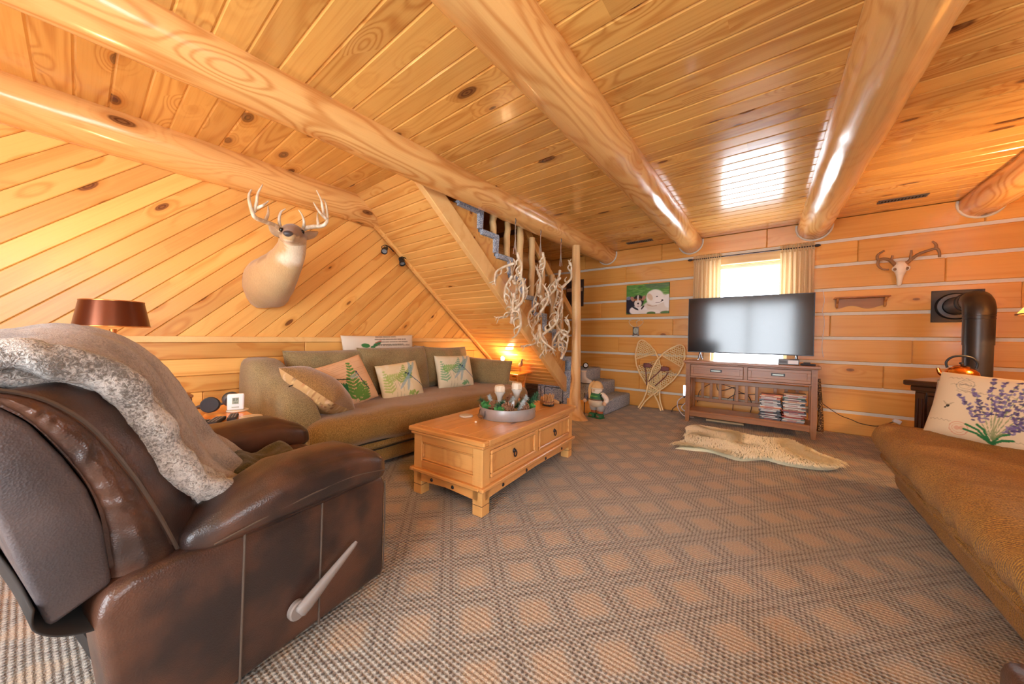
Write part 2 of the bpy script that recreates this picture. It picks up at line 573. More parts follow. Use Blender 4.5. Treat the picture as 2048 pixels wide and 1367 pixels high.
# ------------------------------------------------------------------ ceiling
BW = 0.1333
_pl = {}
def plank(L, w, t, c, mat, smooth=False):
    """board along local X, good face towards -Z at z=0, grooved long edges"""
    key = (round(L, 2), round(w, 4), t, c, mat.name)
    if key not in _pl:
        bm = prism([(-w / 2 + c, 0), (w / 2 - c, 0), (w / 2, c * .8), (w / 2, t), (-w / 2, t), (-w / 2, c * .8)], L, 'X', -L / 2)
        me = finish(bm); me.materials.append(mat); _pl[key] = me
    return _pl[key]

ceiling = struct('ceiling', label='knotty pine board ceiling')
HOLE = (XL, -2.405, 1.66, 3.75)
y = -0.143 - BW * 15
rows = []
while y < D - 0.01:
    y1 = min(y + BW, D)
    rows.append((max(y, YF), y1)); y += BW
r2 = random.Random(3)
for (ya, yb) in rows:
    x0 = HOLE[1] if (ya > HOLE[2] - .02 and yb < HOLE[3] + .02) else XL
    cuts = [x0]
    j = r2.uniform(-1.6, 1.9)
    while any(abs(j - b) < .3 for b in (-2.2, -0.98, 0.31)): j = r2.uniform(-1.6, 1.9)
    if r2.random() < 0.75: cuts.append(round(j, 1))
    cuts.append(XR)
    for a, b in zip(cuts[:-1], cuts[1:]):
        L = b - a
        obj('board', plank(L, yb - ya, 0.02, 0.0085, M['ceil']), None, ceiling, ((a + b) / 2, (ya + yb) / 2, H))
bm = box(XL - .1, XR + .1, YF - .1, HOLE[2], H + .02, H + .1)
box(XL - .1, XR + .1, HOLE[3], D + .1, H + .02, H + .1, bm=bm)
box(HOLE[1], XR + .1, HOLE[2], HOLE[3], H + .02, H + .1, bm=bm)
obj('roof_deck', bm, M['outdoor'], ceiling)
# stairwell above the opening
bm = box(XL - .1, XL, HOLE[2] - .1, HOLE[3] + .1, H + .02, 3.6)
box(HOLE[1], HOLE[1] + .1, HOLE[2] - .1, HOLE[3] + .1, H + .1, 3.6, bm=bm)
box(XL, HOLE[1], HOLE[2] - .1, HOLE[2], H + .1, 3.6, bm=bm)
box(XL, HOLE[1], HOLE[3], HOLE[3] + .1, H + .1, 3.6, bm=bm)
box(XL - .1, HOLE[1] + .1, HOLE[2] - .1, HOLE[3] + .1, 3.6, 3.7, bm=bm)
obj('stairwell_lining', bm, M['lwall'], ceiling)

# ------------------------------------------------------------------ log walls with chinking
ZC = [0.2425 + 0.276 * k for k in range(8)]
ROWS = [(0.0, ZC[0] - .017)] + [(ZC[k] + .017, ZC[k + 1] - .017) for k in range(7)] + [(ZC[7] + .017, H)]

def hewn(L, h):
    key = ('hew', round(L, 3), round(h, 3))
    if key not in _pl:
        me = finish(box(-L / 2, L / 2, 0, 0.06, -h / 2, h / 2, 0.007, 1)); me.materials.append(M['hew']); _pl[key] = me
    return _pl[key]

def log_wall(name, a0, a1, place, joints, hole=None, label=None):
    """planks between a0..a1 along the wall; place(s, z) -> location, yaw; hole=(s0,s1,row0,row1)"""
    w = struct(name, label=label)
    for ri, (z0, z1) in enumerate(ROWS):
        segs = [(a0, a1)]
        if hole and hole[2] <= ri <= hole[3]: segs = [(a0, hole[0]), (hole[1], a1)]
        for (s0, s1) in segs:
            cs = [s0] + sorted(j for j in joints.get(ri, []) if s0 + .1 < j < s1 - .1) + [s1]
            for p, q in zip(cs[:-1], cs[1:]):
                loc, yaw = place((p + q) / 2, (z0 + z1) / 2)
                obj('log_plank', hewn(q - p - .002, z1 - z0), None, w, loc, (0, 0, yaw))
        if ri < 8:
            for (s0, s1) in segs if (hole and hole[2] <= ri and ri + 1 <= hole[3]) else [(a0, a1)]:
                loc, yaw = place((s0 + s1) / 2, ZC[ri])
                L = s1 - s0
                b = box(-L / 2, L / 2, 0.010, 0.05, -0.0195, 0.0195)
                obj('chinking', b, M['chink'], w, loc, (0, 0, yaw))
    return w

WIN = (-0.80, 0.17)
JB = {8: [-2.6, -1.37, -0.13, 1.53], 7: [-1.9, 0.68, 2.0], 6: [-1.55, 1.3], 5: [-2.3, 1.75], 4: [-1.2, 0.47, 1.9], 3: [-2.0, 1.1], 2: [-1.66, 0.9], 1: [-1.66, 1.6], 0: [-0.9, 1.2]}
wall_back = log_wall('wall_back', XL, XR, lambda s, z: ((s, D, z), 0), JB, (WIN[0], WIN[1], 2, 7), 'square log wall with pale chinking')
sh = box(XL - .1, WIN[0] + .06, D + .05, D + .2, -0.1, H + .1)
box(WIN[1] - .06, XR + .1, D + .05, D + .2, -0.1, H + .1, bm=sh)
box(WIN[0] + .06, WIN[1] - .06, D + .05, D + .2, -0.1, .68, bm=sh)
box(WIN[0] + .06, WIN[1] - .06, D + .05, D + .2, 2.05, H + .1, bm=sh)
obj('sheathing', sh, M['outdoor'], wall_back)

# right wall (added window) and the wall behind the camera (glazed door)
RW = (-1.3, 0.5)      # added window along Y
JR = {i: [RNG.uniform(-1.8, 4.8)] for i in range(9)}
wall_right = log_wall('wall_right', YF, D, lambda s, z: ((XR, s, z), -pi / 2), JR, (RW[0], RW[1], 3, 7), 'log wall with chinking on the stove side')
zlo, zhi = ROWS[3][0], ROWS[7][1]
sh = box(XR + .05, XR + .2, YF - .2, RW[0], -.1, H + .1)
box(XR + .05, XR + .2, RW[1], D + .2, -.1, H + .1, bm=sh)
box(XR + .05, XR + .2, RW[0], RW[1], -.1, zlo, bm=sh)
box(XR + .05, XR + .2, RW[0], RW[1], zhi, H + .1, bm=sh)
obj('sheathing', sh, M['outdoor'], wall_right)
FD = (-1.75, 0.40)    # sliding door along X
wall_front = log_wall('wall_front', XL, XR, lambda s, z: ((s, YF, z), pi), {i: [RNG.uniform(-3, 2.3)] for i in range(9)}, (FD[0], FD[1], 0, 7), 'log wall with a glazed door behind the camera')
zd = ROWS[7][1]
sh = box(XL - .1, FD[0], YF - .2, YF - .05, -.1, H + .1)
box(FD[1], XR + .1, YF - .2, YF - .05, -.1, H + .1, bm=sh)
box(FD[0], FD[1], YF - .2, YF - .05, zd, H + .1, bm=sh)
obj('sheathing', sh, M['outdoor'], wall_front)

def glazing(name, w, h, mull, mat, loc, rot, label, horiz=None):
    """frame in local XZ, facing -Y"""
    t = struct(name, loc=loc, label=label)
    t.rotation_euler = rot
    f = 0.06
    for nm, b in (('frame_side', (-w / 2, -w / 2 + f, 0, h)), ('frame_side', (w / 2 - f, w / 2, 0, h)), ('frame_head', (-w / 2 + f, w / 2 - f, h - f, h)), ('frame_sill', (-w / 2 + f, w / 2 - f, 0, f))):
        obj(nm, box(b[0], b[1], -.03, .05, b[2], b[3], .004), mat, t)
    xs = [-w / 2 + f] + list(mull) + [w / 2 - f]
    for m_ in mull: obj('mullion', box(m_ - .04, m_ + .04, -.02, .04, f, h - f, .004), mat, t)
    if horiz: obj('meeting_rail', box(-w / 2 + f, w / 2 - f, -.02, .04, horiz - .025, horiz + .025, .004), mat, t)
    for a, b in zip(xs[:-1], xs[1:]):
        obj('pane', pydata([(a, .01, f), (b, .01, f), (b, .01, h - f), (a, .01, h - f)], [(0, 1, 2, 3)]), M['glass'], t)
    return t
M['white'] = plain('white_paint', srgb(225, 222, 214), 0.45)
glazing('door_1', FD[1] - FD[0], zd, (0.0,), M['white'], ((FD[0] + FD[1]) / 2, YF - .04, 0), (0, 0, pi), 'white sliding glass door behind the camera')
glazing('window_added', RW[1] - RW[0], zhi - zlo, (0.0,), M['case'], (XR + .04, (RW[0] + RW[1]) / 2, zlo), (0, 0, -pi / 2), 'pine framed window added to the unseen right wall for flatter daylight')  # window put in out of view to flatten the daylight
portal('door_daylight', ((FD[0] + FD[1]) / 2, YF - .12, zd / 2), (pi / 2, 0, 0), FD[1] - FD[0], zd)
portal('added_side_daylight', (XR + .12, (RW[0] + RW[1]) / 2, (zlo + zhi) / 2), (pi / 2, 0, pi / 2), RW[1] - RW[0], zhi - zlo)
portal('back_daylight', ((WIN[0] + WIN[1]) / 2, D + .14, 1.36), (pi / 2, 0, pi), .85, 1.3)

# back window: pine casing, jambs, sash, panes
win = struct('window_1', loc=(0, D, 0), label='pine cased window behind the television')
a0, a1 = WIN
obj('casing_side', box(a0, a0 + .085, -.02, .05, .60, 2.03, .006), M['case'], win)
obj('casing_side', box(a1 - .085, a1, -.02, .05, .60, 2.03, .006), M['case'], win)
obj('casing_head', box(a0 - .02, a1 + .02, -.025, .05, 2.03, 2.14, .006), M['case'], win)
obj('window_stool', box(a0 - .03, a1 + .03, -.06, .10, .66, .70, .008), M['case'], win)
obj('apron', box(a0, a1, -.018, .05, .535, .66, .006), M['case'], win)
for x0, x1 in ((a0 + .06, a0 + .085), (a1 - .085, a1 - .06)):
    obj('jamb', box(x0, x1, .05, .20, .70, 2.05), M['case'], win)
obj('jamb_head', box(a0 + .06, a1 - .06, .05, .20, 2.02, 2.05), M['case'], win)
for zz0, zz1 in ((.70, 1.36), (1.36, 2.02)):
    for x0, x1 in ((a0 + .085, a0 + .115), (a1 - .115, a1 - .085)):
        obj('sash_stile', box(x0, x1, .09, .13, zz0, zz1, .004), M['white'], win)
    for q in (zz0, zz1 - .035):
        obj('sash_rail', box(a0 + .115, a1 - .115, .09, .13, q, q + .035, .004), M['white'], win)
    obj('pane', box(a0 + .115, a1 - .115, .106, .112, zz0 + .035, zz1 - .035), M['glass'], win)

# ------------------------------------------------------------------ left wall: level boards, rail, slanting boards
wall_left = struct('wall_left', label='knotty pine wall, level boards below and slanting boards above')
obj('sheathing', box(XL - .2, XL - .02, YF - .2, D + .2, -.1, H + .1), M['groove'], wall_left)
z = 0.955
r3 = random.Random(11)
XPL = Matrix(((0, 0, 1), (1, 0, 0), (0, 1, 0)))      # local x->Y, y->Z, z->X
def wall_plank(poly, th, mat, parent, theta, name='board'):
    """poly in (Y,Z); grain direction theta in that plane"""
    c, s = cos(theta), sin(theta)
    cy = sum(p[0] for p in poly) / len(poly); cz = sum(p[1] for p in poly) / len(poly)
    loc2 = [((p[0] - cy) * c + (p[1] - cz) * s, -(p[0] - cy) * s + (p[1] - cz) * c) for p in poly]
    bm = prism(loc2, th, 'Z', -th, 0.0045)
    o = obj(name, bm, mat, parent)
    o.matrix_local = Matrix(((0, 0, 1, XL), (c, -s, 0, cy), (s, c, 0, cz), (0, 0, 0, 1)))
    return o
while z > 0.02:
    z0 = max(0, z - .1285)
    cuts = [YF] + sorted([r3.uniform(-1.2, 0.2), r3.uniform(.45, 2.0), r3.uniform(2.4, 4.4)]) + [D]
    for a, b in zip(cuts[:-1], cuts[1:]):
        wall_plank([(a + .001, z0 + .0028), (b - .001, z0 + .0028), (b - .001, z), (a + .001, z)], .02, M['lwall'], wall_left, 0.0)
    z -= .1285
def clip(poly, f):
    out = []
    for i in range(len(poly)):
        p, q = poly[i], poly[(i + 1) % len(poly)]
        fp, fq = f(p), f(q)
        if fp >= 0: out.append(p)
        if (fp >= 0) != (fq >= 0):
            t = fp / (fp - fq); out.append((p[0] + (q[0] - p[0]) * t, p[1] + (q[1] - p[1]) * t))
    return out
TH = radians(43.5)
PY = 0.1585
n0 = 0.283
for i in range(-26, 34):
    ya, yb = n0 + i * PY, n0 + (i + 1) * PY - .0028
    c = cos(TH) / sin(TH)
    L = (H - 0.99)
    poly = [(ya, .99), (yb, .99), (yb + L * c, .99 + L), (ya + L * c, .99 + L)]
    for f in (lambda p: p[0] - YF, lambda p: D - p[0]):
        poly = clip(poly, f) if poly else poly
    if len(poly) >= 3 and abs(max(p[0] for p in poly) - min(p[0] for p in poly)) > .05:
        wall_plank(poly, .02, M['lwall'], wall_left, TH)
t = struct('trim_1', box(XL, XL + .022, YF, D, .955, 1.002, .004), M['rail'], label='narrow pine rail along the left wall')

# ------------------------------------------------------------------ ceiling logs
def log_beam(x_near, x_far, y0, y1, zc, r, label, seed, taper=1.0, collar=True, below=0.0):
    t = thing('ceiling_log', label, 'log beam', (x_far, y1, zc), 0, 'ceiling logs')
    ang = atan2(-(x_near - x_far), -(y0 - y1))
    L = sqrt((x_near - x_far) ** 2 + (y1 - y0) ** 2)
    rings = []
    N, K = 90, 36
    for i in range(N + 1):
        s = i / N
        rr = r * (1 + (taper - 1) * (1 - s))
        ring = []
        for k in range(K):
            a = 2 * pi * k / K
            q = Vector((s * L * 0.9 + seed, cos(a) * 0.9, sin(a) * 0.9))
            q2 = Vector((s * L * 3.2 + seed * 2, cos(a) * 1.6, sin(a) * 1.6))
            q3 = Vector((s * L * 7 + seed * 3, cos(a) * 4, sin(a) * 4))
            d = noise.noise(q) * .032 + noise.noise(q2) * .030 + max(0, noise.noise(q3) - .30) * .14
            ring.append((-L + s * L, cos(a) * rr * (1 + d), sin(a) * rr * (1 + d)))
        rings.append(ring)
    o = obj('log', loft(rings), M['log'], t, (0, 0, 0), (0, 0, pi / 2 - ang), smooth=True, ang=70)
    if collar:
        pts = [(cos(a) * (r + .008), -.006, sin(a) * (r + .008)) for a in [radians(-192 + 204 * i / 40) for i in range(41)]]
        obj('collar', tube(pts, .011, 6), M['chink'], t, smooth=True)
    return t
log_beam(-3.47, -3.43, YF, D, 2.345, .155, 'peeled log running along the top of the left wall', 2.0, 1.0, False)
log_beam(-2.27, -2.205, YF, D, 2.385, .145, 'peeled ceiling log above the hanging antlers', 9.0, 1.02)
log_beam(-0.925, -0.985, YF, D, 2.385, .142, 'peeled ceiling log left of the window', 14.0, 1.0)
log_beam(0.50, 0.31, YF, D, 2.372, .152, 'peeled ceiling log above the right curtain', 23.0, 1.0)
log_beam(1.56, 1.505, YF, D, 2.385, .140, 'peeled ceiling log above the stove pipe', 31.0, 1.0)

# ceiling registers
def ceil_vent(x0, x1, y, label):
    t = thing('ceiling_register', label, 'air vent', ((x0 + x1) / 2, y, H))
    w = (x1 - x0) / 2
    b = box(-w, w, -.045, -.032, -.008, 0, .002); box(-w, w, .032, .045, -.008, 0, .002, bm=b); box(-w, -w + .013, -.032, .032, -.008, 0, .002, bm=b); box(w - .013, w, -.032, .032, -.008, 0, .002, bm=b)
    obj('frame', b, M['grey_metal'], t)
    sl = None
    for i in range(14):
        x = -w + .02 + i * (2 * w - .04) / 13
        if sl is None: sl = obj('slat', box(-.004, .004, -.032, .032, -.006, 0), M['grey_metal'], t, (x, 0, 0))
        else: dup(sl, t, (x, 0, 0))
    obj('duct', box(-w + .013, w - .013, -.032, .032, -.002, -.001), M['dark'], t)
M['grey_metal'] = plain('grey_metal', srgb(96, 94, 98), 0.4, 0.7)
ceil_vent(-1.77, -1.41, 4.97, 'grey slotted register in the ceiling above the dog picture')
ceil_vent(0.76, 1.09, 4.93, 'grey slotted register in the ceiling near the antler skull')
# ------------------------------------------------------------------ staircase
SX0, SX1 = -3.45, -2.40            # left edge, face of the near stringer
RISE, RUN = 0.1957, 0.248
LAND = 0.56
def nose(k): return (2.545 + (9 - k) * RUN, LAND + k * RISE)       # k = 1..9
SLOPE = 0.8
zs = lambda y: 2.427 - SLOPE * (y - 1.70)                           # underside
AL = math.atan(SLOPE)
st = thing('staircase', 'pine staircase with carpeted treads rising behind the hanging antlers', 'staircase', (0, 0, 0))
# underside boards
L = SX1 - .07 - (SX0 + .05)
dy = .094 * cos(AL)
i = 0
yb = 1.70
while yb < 4.33:
    yc = yb + dy / 2
    obj('soffit_board', plank(L, .0925, .018, .010, M['soffit']), None, st, ((SX0 + .05 + SX1 - .07) / 2, yc, zs(yc)), (-AL, 0, 0))
    yb += dy
def slope_bar(x0, x1, y0, y1, lo, hi, mat, name, bev=.005):
    poly = [(y0, zs(y0) + lo), (y1, zs(y1) + lo), (y1, zs(y1) + hi), (y0, zs(y0) + hi)]
    return obj(name, prism(poly, x1 - x0, 'X', x0, bev), mat, st)
slope_bar(SX0, SX0 + .05, 1.66, 4.36, -.03, .26, M['stringer'], 'wall_stringer')
slope_bar(SX1 - .075, SX1 - .04, 1.66, 4.36, -.03, .05, M['rail'], 'soffit_trim', .004)
slope_bar(SX1 - .04, SX1 + .012, 1.66, 4.36, -.055, .16, M['rail'], 'stringer')
# panel between stringer and treads
poly = [(1.97, zs(1.97) + .02), (4.36, zs(4.36) + .02), (4.36, nose(1)[1] - .03)]
for k in range(2, 10):
    y_, z_ = nose(k)
    poly += [(y_ - .03, LAND + (k - 1) * RISE - .03), (y_ - .03, z_ - .03)]
poly += [(1.97, nose(9)[1] - .03)]
obj('skirt_panel', prism(poly, .02, 'X', SX1 - .045), M['lwall'], st)
for k in range(1, 10):
    y_, z_ = nose(k)
    zb = LAND + (k - 1) * RISE
    back = y_ - RUN if k < 9 else 2.22
    prof = [(back, z_ - .05), (y_ - .05, z_ - .05), (y_ - .05, zb), (y_, zb), (y_ + .012, z_ - .045), (y_ + .012, z_ - .012), (y_, z_), (back, z_)]
    obj('carpeted_tread', prism(prof, SX1 + .012 - SX0 - .05, 'X', SX0 + .05), M['scarpet'], st)
# landing and the three lower steps that turn into the room
YS0 = 4.33
obj('landing', box(SX0 + .05, -2.90, 4.53, D - .004, .30, LAND, .02, 2), M['scarpet'], st, smooth=True)
stepx = [(-1.79, .19), (-2.035, .38), (-2.28, LAND)]
for i, (xr, zt) in enumerate(stepx):
    xl = stepx[i + 1][0] - .01 if i < 2 else -2.9
    yn = YS0 if i < 2 else YS0 + .02
    obj('carpeted_step', box(xl, xr, yn, D - .004, 0.0, zt, .028, 3), M['scarpet'], st, smooth=True)
obj('step_side_panel', box(-2.36, -1.9, YS0 - .018, YS0 - .001, 0, .17, .004), M['stringer'], st)
# poles and handrail
hr = lambda y: 2.366 - .775 * (y - 3.427)
pr_ = random.Random(5)
for k in range(8, 1, -1):
    y_, z_ = nose(k)
    yy = y_ - .02
    ztop = min(hr(yy) - .02, 2.42 if yy < 3.3 else 9)
    pts = [(0, 0, z_ + (ztop - z_) * t / 6) for t in range(7)]
    pts = [(p[0] + pr_.uniform(-.006, .006), p[1] + pr_.uniform(-.006, .006), p[2]) for p in pts]
    r0 = pr_.uniform(.034, .042)
    obj('rail_pole', tube(pts, [r0 * (1 + pr_.uniform(-.05, .05)) for _ in pts], 12), M['pole'], st, (SX1 - .055, yy, 0), smooth=True, ang=50)
def bar(p, q, w, h, mat, name, parent):
    p, q = Vector(p), Vector(q)
    d = q - p
    b = box(-d.length / 2, d.length / 2, -w / 2, w / 2, -h / 2, h / 2, .006)
    o = obj(name, b, mat, parent, (p + q) / 2)
    o.rotation_euler = d.to_track_quat('X', 'Z').to_euler()
    return o
bar((SX1 - .09, 2.95, hr(2.95)), (SX1 - .09, 4.75, hr(4.75)), .035, .10, M['stringer'], 'handrail', st)
bar((SX0 + .1, 2.9, hr(2.9) - .2), (SX0 + .1, 4.75, hr(4.75) - .12), .035, .09, M['stringer'], 'wall_handrail', st)

# wall under the foot of the stairs with two return grilles
uw = struct('wall_stairfoot', label='low pine wall closing the space under the stairs')
obj('board', box(XL, -2.36, 4.36, 4.39, 0, .40), M['lwall'], uw)
def grille(x0, x1, z0, z1, y, label):
    t = thing('wall_grille', label, 'air vent', ((x0 + x1) / 2, y, (z0 + z1) / 2), 0, 'grilles under the stairs')
    w, h = (x1 - x0) / 2, (z1 - z0) / 2
    for b in ((-w, w, -h, -h + .015), (-w, w, h - .015, h)): obj('frame_bar', box(b[0], b[1], -.010, 0, b[2], b[3], .002), M['grille'], t)
    for b in ((-w, -w + .015), (w - .015, w)): obj('frame_bar', box(b[0], b[1], -.010, 0, -h + .015, h - .015, .002), M['grille'], t)
    obj('duct', box(-w + .015, w - .015, -.002, 0, -h + .015, h - .015), M['dark'], t)
    me = None
    n = 11
    for i in range(n):
        zc = -h + .025 + i * (2 * h - .05) / (n - 1)
        if me is None: me = obj('slat', box(-w + .015, w - .015, -.009, -.002, -.005, .005), M['grille'], t, (0, 0, zc), (radians(25), 0, 0))
        else: dup(me, t, (0, 0, zc))
M['grille'] = plain('grille_metal', srgb(112, 100, 88), 0.4, 0.6)
grille(-3.13, -2.82, .05, .31, 4.36, 'dark louvred grille under the stairs, nearer the sofa')
grille(-2.77, -2.44, .05, .30, 4.36, 'dark louvred grille under the stairs, nearer the log post')

# free-standing log post with flared foot
px, py = -2.05, 3.95
pt = thing('log_post', 'pale peeled log post with flared root foot at the stair corner', 'post', (px, py, 0))
rings = []
for i in range(41):
    s = i / 40; zz = s * 2.215
    ring = []
    for k in range(28):
        a = 2 * pi * k / 28
        r = .056 + .006 * noise.noise(Vector((zz * 1.3, cos(a), sin(a)))) - .006 * s + .008 * (1 - s)
        fl = math.exp(-zz / .10)
        r += fl * (.05 + .10 * max(0, cos(a + .35)) ** 3 + .06 * max(0, cos(a - 2.1)) ** 4 + .05 * max(0, cos(a + 2.2)) ** 4)
        wob = .012 * sin(zz * 2.1)
        ring.append((r * cos(a) + wob + .02 * (1 - s) * 0, r * sin(a), zz))
    rings.append(ring)
obj('trunk', loft(rings), M['pole'], pt, smooth=True, ang=60)

# ------------------------------------------------------------------ antlers
def antler_mat():
    k = NT('antler')
    p = k.obj()
    f = k.noise(k.vmath('MULTIPLY', p, (30, 30, 12)), 1.0, 3.0)
    k.link(k.mix(k.ss(f, .35, .7), srgb(206, 182, 146), srgb(244, 236, 216)), k.b.inputs['Base Color'])
    k.b.inputs['Roughness'].default_value = .5
    k.bump(f, .3, .002)
    return k.m
M['antler'] = antler_mat()
def antler_bm(seed, L=.36):
    r = random.Random(seed)
    s = L / .36
    main = [(0, 0, 0), (.03, .02, .05), (.075, .04, .12), (.095, .02, .20), (.085, -.02, .28), (.05, -.05, .33)]
    main = [(x * s * r.uniform(.9, 1.1), y * s * r.uniform(.8, 1.2), z * s) for x, y, z in main]
    P = smoothpath(main, 5)
    n = len(P)
    bm = tube(P, [.0175 * s * (1 - .72 * i / (n - 1)) + .002 for i in range(n)], 7)
    for t, ln in ((.25, .08), (.42, .13), (.60, .13), (.78, .08)):
        if r.random() < .12: continue
        b = P[int(t * (n - 1))]
        d = Vector((-.55 + r.uniform(-.2, .2), r.uniform(-.3, .25), .75)).normalized()
        l = ln * s * r.uniform(.8, 1.2)
        tip = b + d * l + Vector((.40 * l, .1 * l, .12 * l))
        Q = smoothpath([b, b + d * l * .5 + Vector((-.12 * l, 0, 0)), tip], 4)
        tube(Q, [.0145 * s * (1 - .85 * i / (len(Q) - 1)) + .001 for i in range(len(Q))], 6, bm=bm)
    tube([(0, 0, -.012 * s), (0, 0, .008 * s)], [.017 * s, .019 * s], 8, bm=bm)
    return bm
ANT = []
for sd in range(5):
    me = finish(antler_bm(sd + 3), True, 60); me.materials.append(M['antler']); me.name = 'antler'; ANT.append(me)
M['wire'] = plain('hanging_wire', srgb(190, 176, 160), .5, .4)
def garland(x, y, zt, za, zb, n, seed, label):
    g = thing('antler_garland', label, 'antler garland', (x, y, zt), 0, 'antler garlands hanging from the log')
    r = random.Random(seed)
    obj('hanging_wire', tube([(0, 0, 0), (0, 0, (za - zt) * .5), (.006, .004, za - zt)], .004, 6), M['wire'], g)
    obj('hook', tube(smoothpath([(0, 0, .01), (.008, 0, -.01), (.004, 0, -.035), (-.004, 0, -.05)], 4), .0045, 6), M['grey_metal'], g, smooth=True)
    for k in range(3):
        a = k * 2.1
        obj('cord', tube([(0, 0, (za - zt) + .10), (.02 * cos(a), .02 * sin(a), (za - zt) - .05)], .003, 5), M['wire'], g)
    H_ = za - zb
    for i in range(n):
        t = (i + .5) / n
        z0 = za - zt - t * (H_ - .22) + r.uniform(-.02, .02)
        a = i * 2.4 + r.uniform(-.4, .4)
        o = obj('antler', ANT[r.randrange(5)], None, g, (.03 * cos(a), .03 * sin(a), z0 - .0))
        flip = pi + r.uniform(-.45, .45) if r.random() < .72 else r.uniform(-.5, .5)
        if abs(flip) < 1: o.location.z -= .26
        sc = r.uniform(.8, 1.1)
        o.rotation_euler = (flip, r.uniform(-.5, .5), a)
        o.scale = (sc, sc, sc)
    for i in range(2):
        o = obj('antler', ANT[(seed + i) % 5], None, g, (.0, .0, zb - zt + .26 + .08 * i))
        o.rotation_euler = (pi + .9 - .5 * i, .5, pi * .5 + i * 1.7); o.scale = (.85, .85, .85)
garland(-2.14, 2.765, 2.235, 1.93, 1.13, 9, 1, 'string of shed antlers hanging leftmost below the log')
garland(-2.13, 3.22, 2.235, 2.0, .82, 12, 2, 'string of shed antlers hanging in the middle, the longest')
garland(-2.12, 3.66, 2.238, 1.96, .76, 12, 3, 'string of shed antlers hanging next to the log post')

# ------------------------------------------------------------------ mounted deer
def loft_path(secs, n=20, twist=None):
    """secs: (centre, half width, half height[, squash fn])"""
    cs = [Vector(s[0]) for s in secs]
    rings = []
    for i, s in enumerate(secs):
        t = (cs[min(i + 1, len(cs) - 1)] - cs[max(i - 1, 0)]).normalized()
        lat = t.cross(Vector((0, 0, 1))).normalized()
        up = lat.cross(t)
        rings.append([cs[i] + lat * s[1] * cos(2 * pi * k / n) + up * s[2] * sin(2 * pi * k / n) for k in range(n)])
    return rings
DB = Vector((XL, 1.0, 1.27))
deer = thing('mounted_deer', 'shoulder-mounted antlered deer on the slanting pine boards', 'deer mount', DB)
sec = [((-3.497, 1.0, 1.47), .165, .205), ((-3.42, 1.0, 1.465), .175, .212), ((-3.33, 1.0, 1.485), .168, .200), ((-3.25, 1.01, 1.53), .148, .176), ((-3.18, 1.03, 1.59), .122, .148),
       ((-3.12, 1.05, 1.66), .104, .122), ((-3.085, 1.062, 1.735), .096, .104), ((-3.05, 1.055, 1.79), .092, .092), ((-3.0, 1.035, 1.80), .088, .086), ((-2.94, 1.01, 1.785), .074, .074),
       ((-2.89, .985, 1.762), .055, .057), ((-2.845, .962, 1.745), .046, .047), ((-2.812, .945, 1.737), .040, .039), ((-2.797, .937, 1.735), .022, .022)]
# resample smoothly
cc = smoothpath([s[0] for s in sec], 4); ww = smoothpath([(s[1], s[2], 0) for s in sec], 4)
bm = loft(loft_path([(c, w[0], w[1]) for c, w in zip(cc, ww)], 28))
for v in bm.verts:
    c = v.co
    # brisket dips and the ragged hem against the wall
    if c.x < -3.36 and c.z < 1.40:
        c.z -= .05 * (1.40 - c.z) / .15 * (0.5 + .5 * sin((c.y - .80) * 22))
    v.co += Vector((0, 0, 0)) + Vector((noise.noise(c * 18), noise.noise(c * 18 + Vector((5, 5, 5))), noise.noise(c * 18 + Vector((9, 1, 3))))) * .004
body = obj('body', bm, None, deer, -DB, smooth=True, ang=80)
cv = Canvas(2, 2, (0, 0, 0))
def fur(co):
    p = Vector(co)
    base = Vector(srgb(208, 178, 130)[:3])
    n_ = noise.noise(p * 9) * .5 + .5
    base = base.lerp(Vector(srgb(188, 150, 100)[:3]), n_ * .5)
    if p.z > 1.60 and p.x < -3.18: base = base.lerp(Vector(srgb(150, 110, 70)[:3]), .6)
    dv_ = p - Vector((-3.03, 1.035, 1.615)); d = sqrt(dv_.x ** 2 + dv_.y ** 2 * .8 + dv_.z ** 2 * 4.0)
    if d < .11 and p.x > -3.16: base = base.lerp(Vector(srgb(240, 228, 205)[:3]), min(1, (0.11 - d) * 22))
    if p.x > -3.02 and p.z < 1.745 - (p.x + 3.02) * .16: base = base.lerp(Vector(srgb(236, 222, 196)[:3]), .75)
    if p.x > -3.05 and p.z > 1.80 - (p.x + 3.05) * .2: base = base.lerp(Vector(srgb(120, 80, 48)[:3]), .75)
    for e in ((-2.913, 1.071, 1.820), (-2.935, .938, 1.806)):
        d = (p - Vector(e)).length
        if d < .04: base = base.lerp(Vector(srgb(84, 56, 36)[:3]), min(.8, (.04 - d) * 40))
    return tuple(base)
def fur_mat():
    k = NT('deer_fur')
    at = k.n('ShaderNodeAttribute', attribute_name='Col')
    f = k.noise(k.vmath('MULTIPLY', k.obj(), (90, 160, 60)), 1.0, 2.0)
    k.link(k.mix(k.math('MULTIPLY', f, .35), at.outputs['Color'], (0.20, 0.12, 0.06, 1)), k.b.inputs['Base Color'])
    k.b.inputs['Roughness'].default_value = .9; k.b.inputs['Sheen Weight'].default_value = .3
    k.bump(f, .5, .004)
    return k.m
M['fur'] = fur_mat()
cv.apply(body.data, fur)
body.data.materials.append(M['fur'])
M['black_gloss'] = plain('black_gloss', (.008, .006, .005, 1), .08)
M['nose'] = plain('deer_nose', srgb(70, 68, 72), .35, bump=.4, nscale=200)
obj('nose', ball(.031, 12, (-2.803, .940, 1.752), (.7, 1.15, .75)), M['nose'], deer, -DB, smooth=True)
obj('mouth_line', tube(smoothpath([(-2.842, .925, 1.722), (-2.806, .932, 1.718), (-2.812, .972, 1.722)], 4), .003, 5), M['dark'], deer, -DB)
for e in ((-2.913, 1.071, 1.820), (-2.935, .938, 1.806)):
    obj('eye', ball(.0165, 12, e), M['black_gloss'], deer, -DB, smooth=True)
